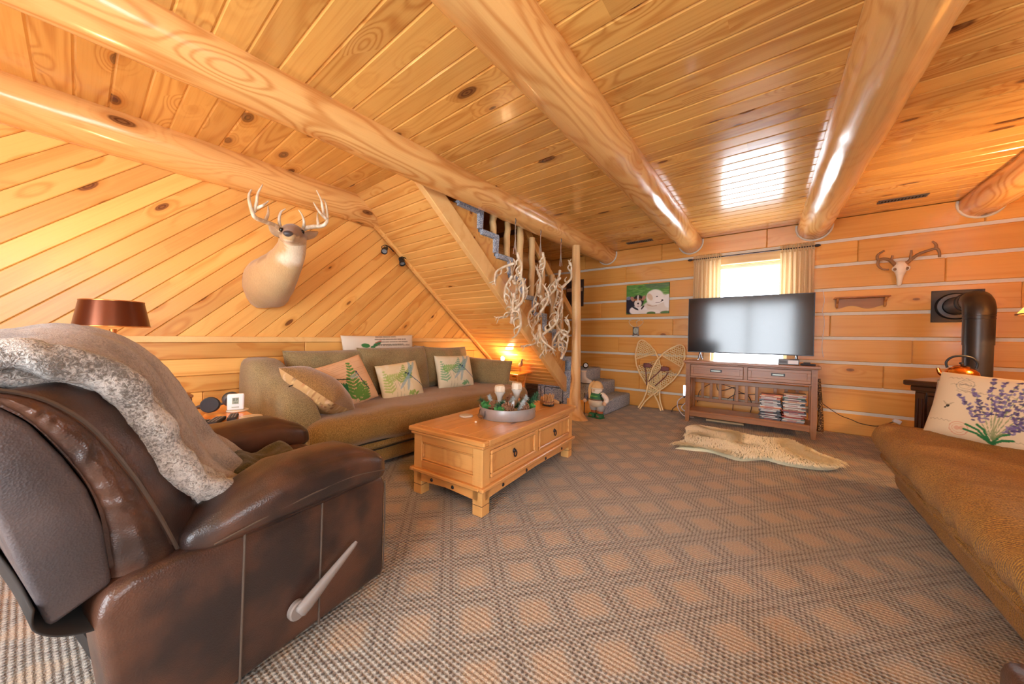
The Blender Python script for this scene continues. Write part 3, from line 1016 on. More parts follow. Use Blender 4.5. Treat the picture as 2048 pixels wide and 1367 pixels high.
def ear(base, tip, w, sgn):
    b, t_ = Vector(base), Vector(tip)
    d = t_ - b
    side = d.cross(Vector((1, -.35, .2))).normalized()
    nrm = side.cross(d).normalized()
    rings = []
    for i in range(9):
        s = i / 8
        wd = w * sin(pi * (s * .86 + .1)) ** .8
        c = b + d * s
        rings.append([c + side * wd * cos(a) + nrm * (.010 * sin(a) - .022 * (1 - (cos(a)) ** 2) * (1 - s) + .018 * abs(cos(a)) * (1 - s)) for a in [2 * pi * k / 10 for k in range(10)]])
    return loft(rings)
M['ear'] = plain('deer_ear', srgb(176, 150, 120), .9, var=.25, nscale=40)
obj('ear', ear((-3.06, .985, 1.775), (-3.09, .905, 1.862), .036, 1), M['ear'], deer, -DB, smooth=True, ang=80)
obj('ear', ear((-3.07, 1.118, 1.80), (-3.09, 1.255, 1.895), .036, -1), M['ear'], deer, -DB, smooth=True, ang=80)
AN = {'Lmain': [(-3.08, .999, 1.821), (-3.02, .929, 1.846), (-2.96, .842, 1.844), (-2.9, .772, 1.838), (-2.87, .744, 1.858), (-2.85, .722, 1.918), (-2.86, .721, 1.971), (-2.88, .74, 2.02)],
      'L2': [(-2.88, .755, 1.87), (-2.85, .761, 1.931), (-2.84, .764, 1.987), (-2.86, .798, 2.07)], 'L3': [(-2.87, .767, 1.899), (-2.84, .793, 1.918), (-2.86, .834, 1.967)],
      'L4': [(-2.96, .842, 1.848), (-2.98, .866, 1.91), (-3.0, .872, 1.975)], 'Lbrow': [(-3.05, .972, 1.84), (-3.0, .943, 1.891), (-2.98, .949, 1.949), (-2.97, .976, 1.981)],
      'Rmain': [(-3.08, 1.12, 1.863), (-3.03, 1.141, 1.888), (-2.99, 1.178, 1.902), (-2.94, 1.223, 1.909), (-2.91, 1.244, 1.933), (-2.9, 1.25, 1.977), (-2.9, 1.242, 2.071), (-2.92, 1.23, 2.125)],
      'R2': [(-2.9, 1.244, 1.963), (-2.88, 1.193, 1.988), (-2.87, 1.156, 2.022), (-2.88, 1.137, 2.061)], 'R3': [(-2.92, 1.241, 1.974), (-2.9, 1.213, 2.046), (-2.9, 1.201, 2.106), (-2.92, 1.175, 2.176)],
      'R4': [(-2.96, 1.208, 1.908), (-2.98, 1.208, 1.969), (-3.0, 1.216, 2.029)], 'Rbrow': [(-3.05, 1.12, 1.866), (-3.0, 1.115, 1.911), (-2.98, 1.097, 1.962), (-2.97, 1.065, 2.001)]}
for sd in 'LR':
    bm = bmesh.new()
    for kname, pts in AN.items():
        if kname[0] != sd: continue
        P = smoothpath(pts, 5); n = len(P)
        r0 = .0175 if kname.endswith('main') else .011
        tube(P, [r0 * (1 - .80 * (i / (n - 1)) ** 1.6) + .0012 for i in range(n)], 8, bm=bm)
    obj('antler', bm, M['antler'], deer, -DB, smooth=True, ang=70)

# two spot lights fixed under the stair edge
def spot(p, aim, label):
    t = thing('spot_lamp', label, 'spot light', p, 0, 'spot lights at the stair edge')
    d = (Vector(aim) - Vector(p)).normalized()
    q = d.to_track_quat('Z', 'Y').to_euler()
    bm = lathe([(.010, -.05), (.022, -.048), (.026, -.02), (.026, .0), (.032, .02), (.034, .045), (.029, .045), (.024, .02)], 16)
    obj('lamp_head', bm, M['black_metal'], t, (0, 0, 0), q, smooth=True)
    obj('lens', cyl(.027, .028, .030, 14), M['spot_lens'], t, (0, 0, 0), q)
    obj('yoke', tube(smoothpath([(0, -.028, .0), (0, -.034, .03), (.01, 0, .05), (0, .034, .03), (0, .028, 0)], 4), .004, 6), M['black_metal'], t, smooth=True)
    obj('arm', tube(smoothpath([(0.01, 0, .05), (.0, .05, .045), (-.02, .12, .01)], 5), .006, 6), M['black_metal'], t, smooth=True)
M['black_metal'] = plain('black_metal', srgb(38, 38, 42), .4, .3)
M['spot_lens'] = plain('spot_lens', srgb(140, 140, 140), .1)
spot((-3.38, 2.055, 1.955), (-3.0, 1.75, 1.6), 'black spot lamp under the stair edge, nearer the deer')
spot((-3.40, 2.28, 1.875), (-3.1, 2.2, 1.5), 'black spot lamp half hidden by the stair edge')
# ------------------------------------------------------------------ upholstery helpers
def softbox(x0, x1, y0, y1, z0, z1, r=.06, n=10, amp=0.0, sc=6.0, seed=0.0, bulge=0.0, fn=None):
    """upholstered block: gridded cube, edges rounded by radius r, faces swollen by bulge"""
    b = bmesh.new()
    bmesh.ops.create_cube(b, size=2.0)
    bmesh.ops.subdivide_edges(b, edges=b.edges, cuts=n, use_grid_fill=True)
    hx, hy, hz = (x1 - x0) / 2, (y1 - y0) / 2, (z1 - z0) / 2
    c = Vector(((x0 + x1) / 2, (y0 + y1) / 2, (z0 + z1) / 2))
    for v in b.verts:
        u = v.co.copy()
        # denser near the edges
        s = Vector([math.copysign(1 - (1 - abs(t)) ** 1.35, t) for t in u])
        p = Vector((s.x * hx, s.y * hy, s.z * hz))
        rr = min(r, hx, hy, hz)
        q = Vector((max(-hx + rr, min(hx - rr, p.x)), max(-hy + rr, min(hy - rr, p.y)), max(-hz + rr, min(hz - rr, p.z))))
        d = p - q
        if d.length > 1e-9: p = q + d.normalized() * rr
        if bulge:
            fx, fy, fz = 1 - u.x ** 2, 1 - u.y ** 2, 1 - u.z ** 2
            p += Vector((u.x ** 5 * fy * fz, u.y ** 5 * fx * fz, u.z ** 5 * fx * fy)) * bulge
        if amp:
            w = p * sc + Vector((seed, seed, seed))
            p += Vector((noise.noise(w), noise.noise(w + Vector((17, 3, 1))), noise.noise(w + Vector((5, 29, 2))))) * amp
        v.co = p + c
        if fn: v.co = fn(v.co)
    return b

def leather(name, a, b_, rough=.36):
    k = NT(name)
    p = k.obj()
    m1 = k.ss(k.noise(p, 5.0, 3.0), .35, .7)
    gr = k.n('ShaderNodeTexVoronoi', feature='F1'); gr.inputs['Scale'].default_value = 260.0; k.link(p, gr.inputs['Vector'])
    k.link(k.mix(m1, a, b_), k.b.inputs['Base Color'])
    k.b.inputs['Roughness'].default_value = rough
    h = k.math('MULTIPLY_ADD', k.noise(p, 14.0, 2.0), 1.5, k.math('MULTIPLY', gr.outputs['Distance'], .35))
    k.bump(h, .35, .004)
    k.b.inputs['Coat Weight'].default_value = .12; k.b.inputs['Coat Roughness'].default_value = .3
    return k.m
M['leather'] = leather('brown_leather', srgb(44, 34, 32), srgb(92, 60, 44), .34)
M['shell_leather'] = leather('back_leather', srgb(70, 64, 66), srgb(90, 78, 76), .42)
M['piping'] = plain('leather_piping', srgb(88, 74, 64), .4)
M['lever'] = plain('grey_plastic', srgb(134, 124, 118), .45)
M['black_fabric'] = plain('black_fabric', srgb(40, 34, 30), .9)

# ------------------------------------------------------------------ recliner in the foreground
RA = radians(10.34)
rc = thing('recliner', 'dark brown leather recliner with a lever handle, in the foreground', 'armchair', (-1.195, .313, 0), RA)
SP = [(-.255, .03), (.485, .03), (.493, .41), (.475, .45), (.2, .462), (-.02, .458), (-.15, .468), (-.235, .468), (-.283, .447), (-.295, .40)]
W = .86
for nm, xo in (('side_panel', -.14), ('side_panel', -W)):
    obj(nm, prism(SP, .14, 'X', xo, .022, 3), M['leather'], rc, smooth=True, ang=50)
sp = [o for o in rc.children][0]
for u_, zt in ((-.02, .462), (.212, .465)):
    obj('seam', tube([(.001, u_ - .012 * (1 - t / 5), .03 + (zt - .03) * t / 5) for t in range(6)], .0035, 6), M['piping'], sp)
obj('seam', tube(smoothpath([(-.004, .482, .05), (-.003, .488, .25), (-.004, .488, .42)], 4), .003, 6), M['piping'], sp)
def armfn(xc):
    def f(c):
        t = (c.y + .13) / .61
        c = c.copy()
        c.z += -.075 * max(0, .35 - t) / .35 * ((c.z - .44) / .15) - .055 * max(0, t - .72) / .28 * ((c.z - .42) / .15)
        c.x = xc + (c.x - xc) * (1 - .35 * max(0, .25 - t) / .25 * .8)
        return c
    return f
for xc in (-.065, -W + .085):
    ap = obj('arm_pad', softbox(xc - .098, xc + .098, -.135, .485, .445, .612, .062, 12, .006, 9, 3.0, .012, armfn(xc)), M['leather'], rc, (0, 0, 0) if xc > -.3 else (0, .115, -.01), smooth=True, ang=80)
    s_ = 1 if xc > -.3 else -1
    if s_ == 1:
        obj('stitching', tube(smoothpath([(xc + .101, .46, .485), (xc + .108, .3, .515), (xc + .108, .1, .508), (xc + .09, -.1, .475)], 6), .0026, 5), M['piping'], ap)
obj('seat_cushion', softbox(-W + .145, -.145, -.12, .56, .26, .465, .06, 12, .006, 6, 1.0, .02), M['leather'], rc, smooth=True, ang=80)
obj('footrest', softbox(-W + .15, -.15, .44, .575, .06, .40, .04, 8, .005, 6, 2.0, .015), M['leather'], rc, smooth=True, ang=80)
obj('base', box(-W + .08, -.08, -.2, .44, 0.0, .05), M['black_fabric'], rc)
# lever
hb = obj('lever_handle', bmesh.new(), M['lever'], rc)
bm = bmesh.new()
a_, b__ = Vector((.028, .118, .135)), Vector((.045, .315, .268))
d = (b__ - a_).normalized(); sd = Vector((0, -d.z, d.y))
rings = []
for t, w_, th in ((0, .016, .012), (.02, .023, .014), (.12, .025, .015), (.5, .017, .012), (.93, .010, .008), (1, .006, .005)):
    c = a_.lerp(b__, t)
    rings.append([c + sd * w_ * cos(q) + Vector((1, 0, 0)) * th * sin(q) for q in [2 * pi * k / 12 for k in range(12)]])
loft(rings, bm=bm)
xfm = cyl(.030, 0, .022, 20, .004); xf(xfm, T(.002, .122, .14) @ RY(pi / 2)); join(bm, xfm)
me = finish(bm, True, 40); me.materials.append(M['lever']); hb.data = me
# back shell and cushion
shell = [(-.262, .455), (-.276, .593), (-.298, .684), (-.331, .765), (-.373, .846), (-.41, .888), (-.455, .925), (-.485, .93), (-.475, .88), (-.445, .80), (-.412, .679), (-.379, .528), (-.350, .415)]
obj('back_shell', prism(shell, W - .07, 'X', -W + .035, .012, 2), M['shell_leather'], rc, smooth=True, ang=50)
inner = [(-.264, .462), (-.275, .593), (-.296, .684), (-.329, .765), (-.371, .846), (-.41, .893), (-.45, .925)]
outer = [(-.15, .462), (-.187, .573), (-.229, .681), (-.289, .806), (-.341, .872), (-.385, .902), (-.425, .915)]
inn = smoothpath([(a, b, 0) for a, b in inner], 12); out = smoothpath([(a, b, 0) for a, b in outer], 12)
rings = []
N = 44
for i in range(N + 1):
    s = -1 + 2 * i / N
    x = -W / 2 + s * (W / 2 - .045 + .0) 
    e = min(1.0, (1 - abs(s)) / .30)
    push = .085 * (1 - (1 - e) ** 2)                        # front swells away from the side
    ring = []
    shrink = 0.0 if abs(s) < .999 else .3
    m_ = len(inn)
    for k in range(m_):                                     # rear
        c = Vector((x, inn[k].x, inn[k].y)); ring.append(c)
    for k in range(m_ - 1, -1, -1):                         # front
        a, b = out[k], inn[k]
        dd = Vector((a.x - b.x, a.y - b.y)); dd = dd.normalized() if dd.length > 1e-6 else Vector((1, 0))
        t = k / (m_ - 1)
        pz = push * (1.55 - 1.2 * t)
        c = Vector((x, a.x + dd.x * pz + .02 * t * e, a.y + dd.y * pz + .008 * t * e))
        w_ = Vector((x * 9, c.y * 9, c.z * 9))
        c += Vector((0, noise.noise(w_), noise.noise(w_ + Vector((4, 4, 4))))) * .010 * e
        ring.append(c)
    if shrink:
        cen = sum(ring, Vector()) / len(ring)
        ring = [q.lerp(cen, .10) for q in ring]
    rings.append(ring)
bc = obj('back_cushion', loft(rings), M['leather'], rc, smooth=True, ang=75)
for xs_ in (-.050, -W + .050):
    obj('piping', tube([(xs_, p.x + .002, p.y + .004) for p in out], .0045, 6), M['piping'], bc, smooth=True)
# gathered side boxing, puckered
def boxing(x0, sg):
    rings = []
    m_ = len(inn)
    for j in range(15):
        s = j / 14
        ring = []
        for k in range(m_):
            p = inn[k].lerp(out[k], s)
            pk = .5 + .5 * sin(k * 1.15 + 5.0 * noise.noise(Vector((k * .16, s * 1.2, 1.0)))); am = .5 + .9 * noise.noise(Vector((k * .11, 4.0, 0)))
            h = sin(pi * s) ** .7 * (.024 + .011 * am * pk * (1 - .85 * s) + .006 * noise.noise(Vector((k * .3, s * 5, 7))))
            ring.append(Vector((x0 + sg * h, p.x, p.y)))
        rings.append(ring)
    b = bmesh.new()
    V = [[b.verts.new(p) for p in r_] for r_ in rings]
    for j in range(14):
        for k in range(m_ - 1):
            b.faces.new((V[j][k], V[j][k + 1], V[j + 1][k + 1], V[j + 1][k]))
    return b
obj('gathered_side', boxing(-.052, 1), M['leather'], rc, smooth=True, ang=80)
flap = smoothpath([(-.372, .47, 0), (-.372, .43, 0), (-.345, .395, 0), (-.30, .37, 0), (-.255, .36, 0)], 4)
b = bmesh.new()
V = [[b.verts.new((x, p.x, p.y - .01 * sin(x * 9))) for p in flap] for x in [-.03 - .8 * i / 8 for i in range(9)]]
for i in range(8):
    for k in range(len(flap) - 1): b.faces.new((V[i][k], V[i][k + 1], V[i + 1][k + 1], V[i + 1][k]))
fo = obj('dust_flap', b, M['black_fabric'], rc, smooth=True)
md = fo.modifiers.new('thick', 'SOLIDIFY'); md.thickness = .004

# ------------------------------------------------------------------ throw over the recliner
def sherpa(name, a, b_, sc=110.0, bump=1.0):
    k = NT(name)
    p = k.obj()
    f1 = k.noise(p, sc, 3.0, .6, 1.2)
    big = k.noise(p, 11.0, 2.0)
    f = k.math('MULTIPLY_ADD', k.math('SUBTRACT', big, .5), .7, f1, clamp=True)
    k.link(k.mix(k.ss(f, .3, .65), a, b_), k.b.inputs['Base Color'])
    k.b.inputs['Roughness'].default_value = .95; k.b.inputs['Specular IOR Level'].default_value = .15; k.b.inputs['Sheen Weight'].default_value = .5
    k.bump(f1, bump, .010)
    return k.m
M['sherpa'] = sherpa('sherpa_fleece', srgb(112, 104, 96), srgb(214, 210, 204), 120.0, .9)
M['plush'] = sherpa('plush_brown', srgb(104, 84, 66), srgb(162, 140, 116), 200.0, .4)
bl = thing('throw_blanket', 'grey brown plush throw with fleecy underside draped over the recliner', 'blanket', (-1.195, .313, 0), RA)
_sp = lambda L: smoothpath([(a, b, 0) for a, b in L], 7)
BE = _sp([(-.585, .80), (-.49, .955), (-.398, .984), (-.338, .974), (-.268, .944), (-.22, .891), (-.176, .795), (-.142, .694), (-.085, .590), (.018, .545)])
BR = _sp([(-.60, .90), (-.47, 1.01), (-.367, 1.026), (-.292, 1.040), (-.205, 1.020), (-.124, .958), (-.055, .856), (.023, .706), (.095, .597), (.155, .51)])
BF = _sp([(-.56, .80), (-.43, .90), (-.30, .94), (-.20, .945), (-.10, .925), (-.041, .889), (.013, .809), (.071, .664), (.15, .583), (.235, .500)])
n_ = len(BE)
def blanket_pt(i, t):
    """i index along the drape, t 0 (near the camera) .. 1 (far side)"""
    s = i / (n_ - 1)
    w0, w1, w2 = 2 * (t - .5) * (t - 1), -4 * t * (t - 1), 2 * t * (t - .5)
    x = -.115 - .510 * t
    u = BE[i].x * w0 + BR[i].x * w1 + BF[i].x * w2
    z_ = BE[i].y * w0 + BR[i].y * w1 + BF[i].y * w2
    d = (BR[min(i + 1, n_ - 1)] - BR[max(i - 1, 0)]).normalized()
    off = (noise.noise(Vector((t * 5.0 + s * 1.5, s * 3.2, 1.3))) * .022 + .010 * sin(t * 19 + s * 5)) * min(1, t * 5) + .003 * noise.noise(Vector((t * 60, s * 80, 0)))
    if t > .9: x += .03 * noise.noise(Vector((s * 34, 3, 0)))
    return Vector((x, u - d.y * off, z_ + d.x * off))
b = bmesh.new()
NT_ = 46
V = [[b.verts.new(blanket_pt(i, j / NT_)) for j in range(NT_ + 1)] for i in range(n_)]
for i in range(n_ - 1):
    for j in range(NT_): b.faces.new((V[i][j], V[i][j + 1], V[i + 1][j + 1], V[i + 1][j]))
o = obj('plush_face', b, M['plush'], bl, smooth=True, ang=80)
md = o.modifiers.new('thick', 'SOLIDIFY'); md.thickness = .02; md.offset = -1
# turned fleecy edges facing the camera
def roll(pts, rad, name, seed, n=18):
    pts = smoothpath(pts, 8); m_ = len(pts); rr = []
    for i, p in enumerate(pts):
        q = Vector((i * .09 + seed, seed, 0))
        e = min(1, i / 5 + .35, (m_ - 1 - i) / 5 + .35)
        rr.append(rad * e * (1 + .18 * noise.noise(q * 1.7)))
        pts[i] = p + Vector((.010 * noise.noise(q), .010 * noise.noise(q + Vector((9, 0, 0))), .010 * noise.noise(q * 1.3)))
    bm = tube(pts, rr, n)
    wobble(bm, .010, 16, seed); wobble(bm, .0035, 90, seed)
    return obj(name, bm, M['sherpa'], bl, smooth=True, ang=80)
roll([(-.115, -.50, .95), (-.105, -.398, .976), (-.10, -.338, .966), (-.10, -.268, .936), (-.10, -.22, .883), (-.10, -.176, .79), (-.10, -.142, .69), (-.10, -.090, .600), (-.11, -.03, .560), (-.125, .03, .545)], .036, 'fleece_edge', 1.0)
roll([(-.14, -.50, .915), (-.12, -.398, .938), (-.12, -.345, .934), (-.125, -.30, .920), (-.15, -.25, .890)], .026, 'fleece_fold', 5.0)
roll([(-.20, -.24, .90), (-.20, -.185, .83), (-.19, -.145, .74), (-.18, -.11, .65), (-.18, -.05, .575), (-.19, .02, .545)], .040, 'fleece_fold', 8.0)
roll([(-.16, -.11, .60), (-.14, -.07, .55), (-.15, -.02, .535), (-.17, .05, .535)], .030, 'fleece_fold', 11.0)
for i in range(26, n_ - 4, 4):
    p = blanket_pt(i, 1.0)
    obj('border_tuft', softbox(p.x - .02, p.x + .03, p.y - .02, p.y + .02, p.z - .03, p.z + .014, .018, 4, .008, 30, i), M['plush'], bl, smooth=True, ang=80)
# olive garment on the seat
b = bmesh.new()
NX, NY = 26, 22
V = [[None] * (NY + 1) for _ in range(NX + 1)]
for i in range(NX + 1):
    for j in range(NY + 1):
        u, v = i / NX, j / NY
        x = -.58 + .36 * u + .02 * noise.noise(Vector((v * 4, 1, 0))); yv = .02 + .36 * v + .03 * noise.noise(Vector((u * 4, 7, 0)))
        zz = .535 + .022 * sin(v * 15 + u * 5) * sin(pi * u) + .018 * noise.noise(Vector((u * 6, v * 6, 2)))
        ed = min(u, 1 - u, v, 1 - v); zz -= .06 * max(0, (.14 - ed) / .14)
        V[i][j] = b.verts.new((x, yv, zz))
for i in range(NX):
    for j in range(NY): b.faces.new((V[i][j], V[i + 1][j], V[i + 1][j + 1], V[i][j + 1]))
M['olive'] = fabric('olive_cloth', srgb(52, 48, 22), srgb(92, 84, 40), 200, sheen=.2)
o = obj('folded_garment', b, M['olive'], None, (-1.195, .313, 0), (0, 0, RA), smooth=True, ang=80)
md = o.modifiers.new('thick', 'SOLIDIFY'); md.thickness = .012
tag(o, 'rumpled olive green garment lying on the recliner seat', 'garment')

# ------------------------------------------------------------------ left sofa
M['sofa'] = fabric('sofa_chenille_warm_lit', srgb(116, 86, 40), srgb(174, 136, 74), 230, cord=(1, .0075), bump=.4)  # seat copy of the chenille, warm lamp light mixed into the colour
M['sofa_grey_lit'] = fabric('sofa_chenille_grey_lit', srgb(112, 98, 66), srgb(166, 148, 106), 230, bump=.5)  # same chenille for arms and cushions, grey daylight put into the colour
M['seamdark'] = plain('dark_seam', srgb(46, 34, 20), .9)
so = thing('sofa', 'long olive brown sofa against the left pine wall', 'sofa', (-2.9, 2.15, 0))
O_ = Vector((2.9, -2.15, 0))
def tuft(c):
    c = c.copy()
    if c.z > .36:
        for yy in (1.45, 2.05, 2.65, 3.2):
            for xx in (-2.62, -2.95):
                d = sqrt((c.y - yy) ** 2 + (c.x - xx) ** 2)
                c.z -= .022 * math.exp(-(d / .06) ** 2)
        c.z += .006 * sin(c.y * 55) * max(0, min(1, (-2.33 - c.x) / .12)) * max(0, 1 - (-2.33 - c.x) / .45)
    return c
obj('base', softbox(-3.40, -2.42, .86, 3.34, .03, .24, .03, 10, .004, 5, 1.0, .005), M['sofa'], so, O_, smooth=True, ang=60)
obj('base_band', softbox(-3.38, -2.385, .88, 3.34, .165, .225, .025, 14, .004, 8, 4.0), M['sofa'], so, O_, smooth=True, ang=60)
for zz in (.226, .163):
    obj('seam', tube([(-2.386 + .004 * sin(k), .9 + k * .187, zz + .003 * sin(k * 1.7)) for k in range(14)], .006, 6), M['seamdark'], so, O_)
obj('seat_cushion', softbox(-3.36, -2.335, .93, 3.37, .215, .445, .10, 30, .009, 5, 7.0, .012, tuft), M['sofa'], so, O_, smooth=True, ang=80)
# sloping left arm
rings = []
for i in range(23):
    s = i / 22
    x = -3.40 + s * .96
    top = .84 - .30 * max(0, s - .25) ** 1.1 / .75 ** 1.1
    if s > .88: top -= .14 * ((s - .88) / .12) ** 2
    lo = .10
    hw = .125 + .02 * sin(s * 6)
    yc = .92 + .02 * s
    e = min(1, (1 - s) / .06 + .5, s / .05 + .6)
    ring = []
    for k in range(28):
        a = 2 * pi * k / 28
        cx_, sx_ = cos(a), sin(a)
        yy = yc + math.copysign(abs(cx_) ** .6, cx_) * hw * e
        zz = (top + lo) / 2 + math.copysign(abs(sx_) ** .55, sx_) * (top - lo) / 2 * e
        if sx_ > 0: yy += -.03 * sx_ * (1 - s)
        q = Vector((x * 7, yy * 7, zz * 7))
        ring.append(Vector((x, yy, zz)) + Vector((0, noise.noise(q), noise.noise(q + Vector((7, 7, 7))))) * .012)
    rings.append(ring)
arm = obj('arm', loft(rings), M['sofa_grey_lit'], so, O_, smooth=True, ang=80)
for s0 in (-2.86, -2.72):
    pts = []
    for k in range(9):
        a = -.2 + k * .28
        top = .84 - .30 * max(0, (s0 + 3.4) / .96 - .25) ** 1.1 / .75 ** 1.1
        pts.append((s0 + .02 * k / 9, .935 + cos(a + .2) * .137, (top + .10) / 2 + sin(a + .35) * ((top - .10) / 2 + .004)))
    obj('seam', tube(smoothpath(pts[1:], 3), .0035, 5), M['seamdark'], arm)
obj('back_frame', softbox(-3.47, -3.36, .90, 3.34, .10, .72, .03, 8), M['sofa'], so, O_, smooth=True, ang=60)
def pad(name, w, h, t, c, yaw, tilt, roll_, mat, parent=None, off=None, n=26, amp=.008, seed=1.0, p=3.2, pinch=.04, crown=.5):
    """cushion standing up: its face looks along +X turned by yaw, leaning back by tilt"""
    bm = cushion(w, h, t, n, p, pinch, 0, seed, amp, crown=crown)
    R_ = RZ(yaw) @ RY(-tilt) @ Matrix(((0, 0, 1, 0), (1, 0, 0, 0), (0, 1, 0, 0), (0, 0, 0, 1))) @ RZ(roll_)
    me = finish(bm, True, 80)
    o = obj(name, me, mat, parent)
    M_ = T(*c) @ R_
    if off is not None: M_ = T(*off) @ M_
    o.matrix_local = M_
    return o
pad('back_cushion', .76, .50, .24, (-3.20, 1.43, .645), 0, .22, 0, M['sofa_grey_lit'], so, O_, seed=1, amp=.03)
pad('back_cushion', .80, .50, .26, (-3.15, 2.06, .665), 0, .22, .01, M['sofa_grey_lit'], so, O_, seed=2, amp=.03)
pad('back_cushion', .80, .50, .25, (-3.19, 2.74, .665), 0, .22, -.03, M['sofa_grey_lit'], so, O_, seed=3, amp=.03, pinch=.1)
pad('end_cushion', .74, .34, .24, (-2.98, 3.24, .580), -pi / 2 + .30, .15, -.06, M['sofa_grey_lit'], so, O_, seed=4)
obj('right_arm', softbox(-3.40, -2.5, 3.28, 3.42, .08, .48, .06, 8, .006, 6, 3), M['sofa_grey_lit'], so, O_, smooth=True, ang=80)

# ------------------------------------------------------------------ right sofa
M['sofa_r'] = fabric('sofa_chenille_tan', srgb(120, 84, 26), srgb(182, 134, 52), 210, cord=(1, .009), bump=.45, sheen=.08)
sr = thing('sofa', 'long tan brown sofa at the right edge, seen end on', 'sofa', (1.1, 2.5, 0))
O2 = Vector((-1.1, -2.5, 0))
def tuft2(c):
    c = c.copy()
    if c.z > .3:
        for yy in (2.0, 2.6, 3.15):
            d = sqrt((c.y - yy) ** 2 + (c.x - .92) ** 2); c.z -= .03 * math.exp(-(d / .09) ** 2)
        fr = max(0, min(1, (1.0 - c.x) / .4))
        c.z += .0085 * sin(c.y * 46 + 3 * noise.noise(Vector((c.x * 5, c.y * 3, 0)))) * fr
    c.x += .006 * sin(c.y * 46) * max(0, 1 - abs(c.z - .34) / .12) * (1 if c.x < .7 else 0)
    return c
YA, YB = 1.42, 3.64
obj('base', softbox(.665, 1.62, YA + .06, YB - .06, .02, .20, .04, 10, .004, 5, 2.0, .005), M['sofa_r'], sr, O2, smooth=True, ang=60)
obj('base_band', softbox(.60, 1.6, YA + .05, YB - .05, .165, .275, .05, 24, .010, 16, 6.0), M['sofa_r'], sr, O2, smooth=True, ang=70)
obj('seam', tube([(.602 + .006 * sin(k * 2.2), YA + .1 + k * .085, .222 + .003 * sin(k)) for k in range(24)], .007, 6), M['sofa_r'], sr, O2)
obj('seat_cushion', softbox(.555, 1.55, YA, YB, .262, .445, .09, 34, .010, 5, 9.0, .010, tuft2), M['sofa_r'], sr, O2, smooth=True, ang=80)
obj('back_frame', softbox(1.52, 1.68, YA, YB, .1, .74, .05, 8), M['sofa_r'], sr, O2, smooth=True, ang=60)
for i in range(3):
    pad('back_cushion', .74, .50, .24, (1.46, 1.80 + i * .73, .66), pi, .22, 0, M['sofa_r'], sr, O2, seed=5 + i)

# leather footstool at the corner of the frame
ot = thing('footstool', 'dark leather footstool peeking in at the lower right corner', 'footstool', (.685, 1.085, 0))
obj('cushion', softbox(-.26, .26, -.25, .25, .06, .31, .03, 10, .006, 8, 1, .015), M['leather'], ot, smooth=True, ang=80)
for sx in (-.2, .2):
    for sy in (-.2, .2): obj('foot', lathe([(.015, 0), (.02, .02), (.024, .07)], 12), M['black_fabric'], ot, (sx, sy, 0), smooth=True)

# ------------------------------------------------------------------ coffee table
M['table'] = wood('table_pine', srgb(214, 156, 92), srgb(176, 112, 54), rough=.28, lines=22, lam=.5, knots=.22, var=.14, st=(6, .6, 6), kst=(6, 2.6, 6), kr=.12, coat=.15)
M['tablex'] = wood('table_pine_cross', srgb(216, 156, 88), srgb(182, 116, 52), rough=.35, lines=22, lam=.5, knots=.2, var=.16, st=(.6, 6, 6), kst=(2.6, 6, 6), kr=.12)
M['tablev'] = wood('table_pine_upright', srgb(220, 166, 98), srgb(186, 124, 60), rough=.4, lines=20, lam=.5, knots=.12, var=.16, st=(7, 7, .6), kr=.1)
M['iron'] = plain('dark_iron', srgb(58, 54, 56), .45, .7)
ca = radians(4.5)
cxv, cyv = Vector((cos(ca), sin(ca), 0)), Vector((-sin(ca), cos(ca), 0))
TC = Vector((-1.27, 1.385, 0)) - cxv * .317 + cyv * .655
ct = thing('coffee_table', 'chunky pine coffee table with drawers and ring pulls', 'coffee table', TC, ca)
BX, BY = .287, .628
xs = [-.317, -.16, -.02, .145, .317]
for a, b in zip(xs[:-1], xs[1:]):
    obj('top_plank', box(a + .0007, b - .0007, -.60, .60, .408, .440, .003), M['table'], ct)
for s in (-1, 1): obj('breadboard_end', box(-.317, .317, min(s * .60, s * .655), max(s * .60, s * .655), .408, .440, .008), M['tablex'], ct)
obj('top_mould', box(-.303, .303, -.643, .643, .388, .408, .008, 2), M['tablex'], ct)
for sx in (-1, 1):
    for sy in (-1, 1):
        lx, ly = sx * (BX - .036), sy * (BY - .036)
        lg = obj('leg', box(-.036, .036, -.036, .036, .0, .388, .003), M['tablev'], ct, (lx, ly, 0))
        obj('foot_groove', box(-.0365, .0365, -.0365, .0365, .060, .063), M['seamdark'], lg)
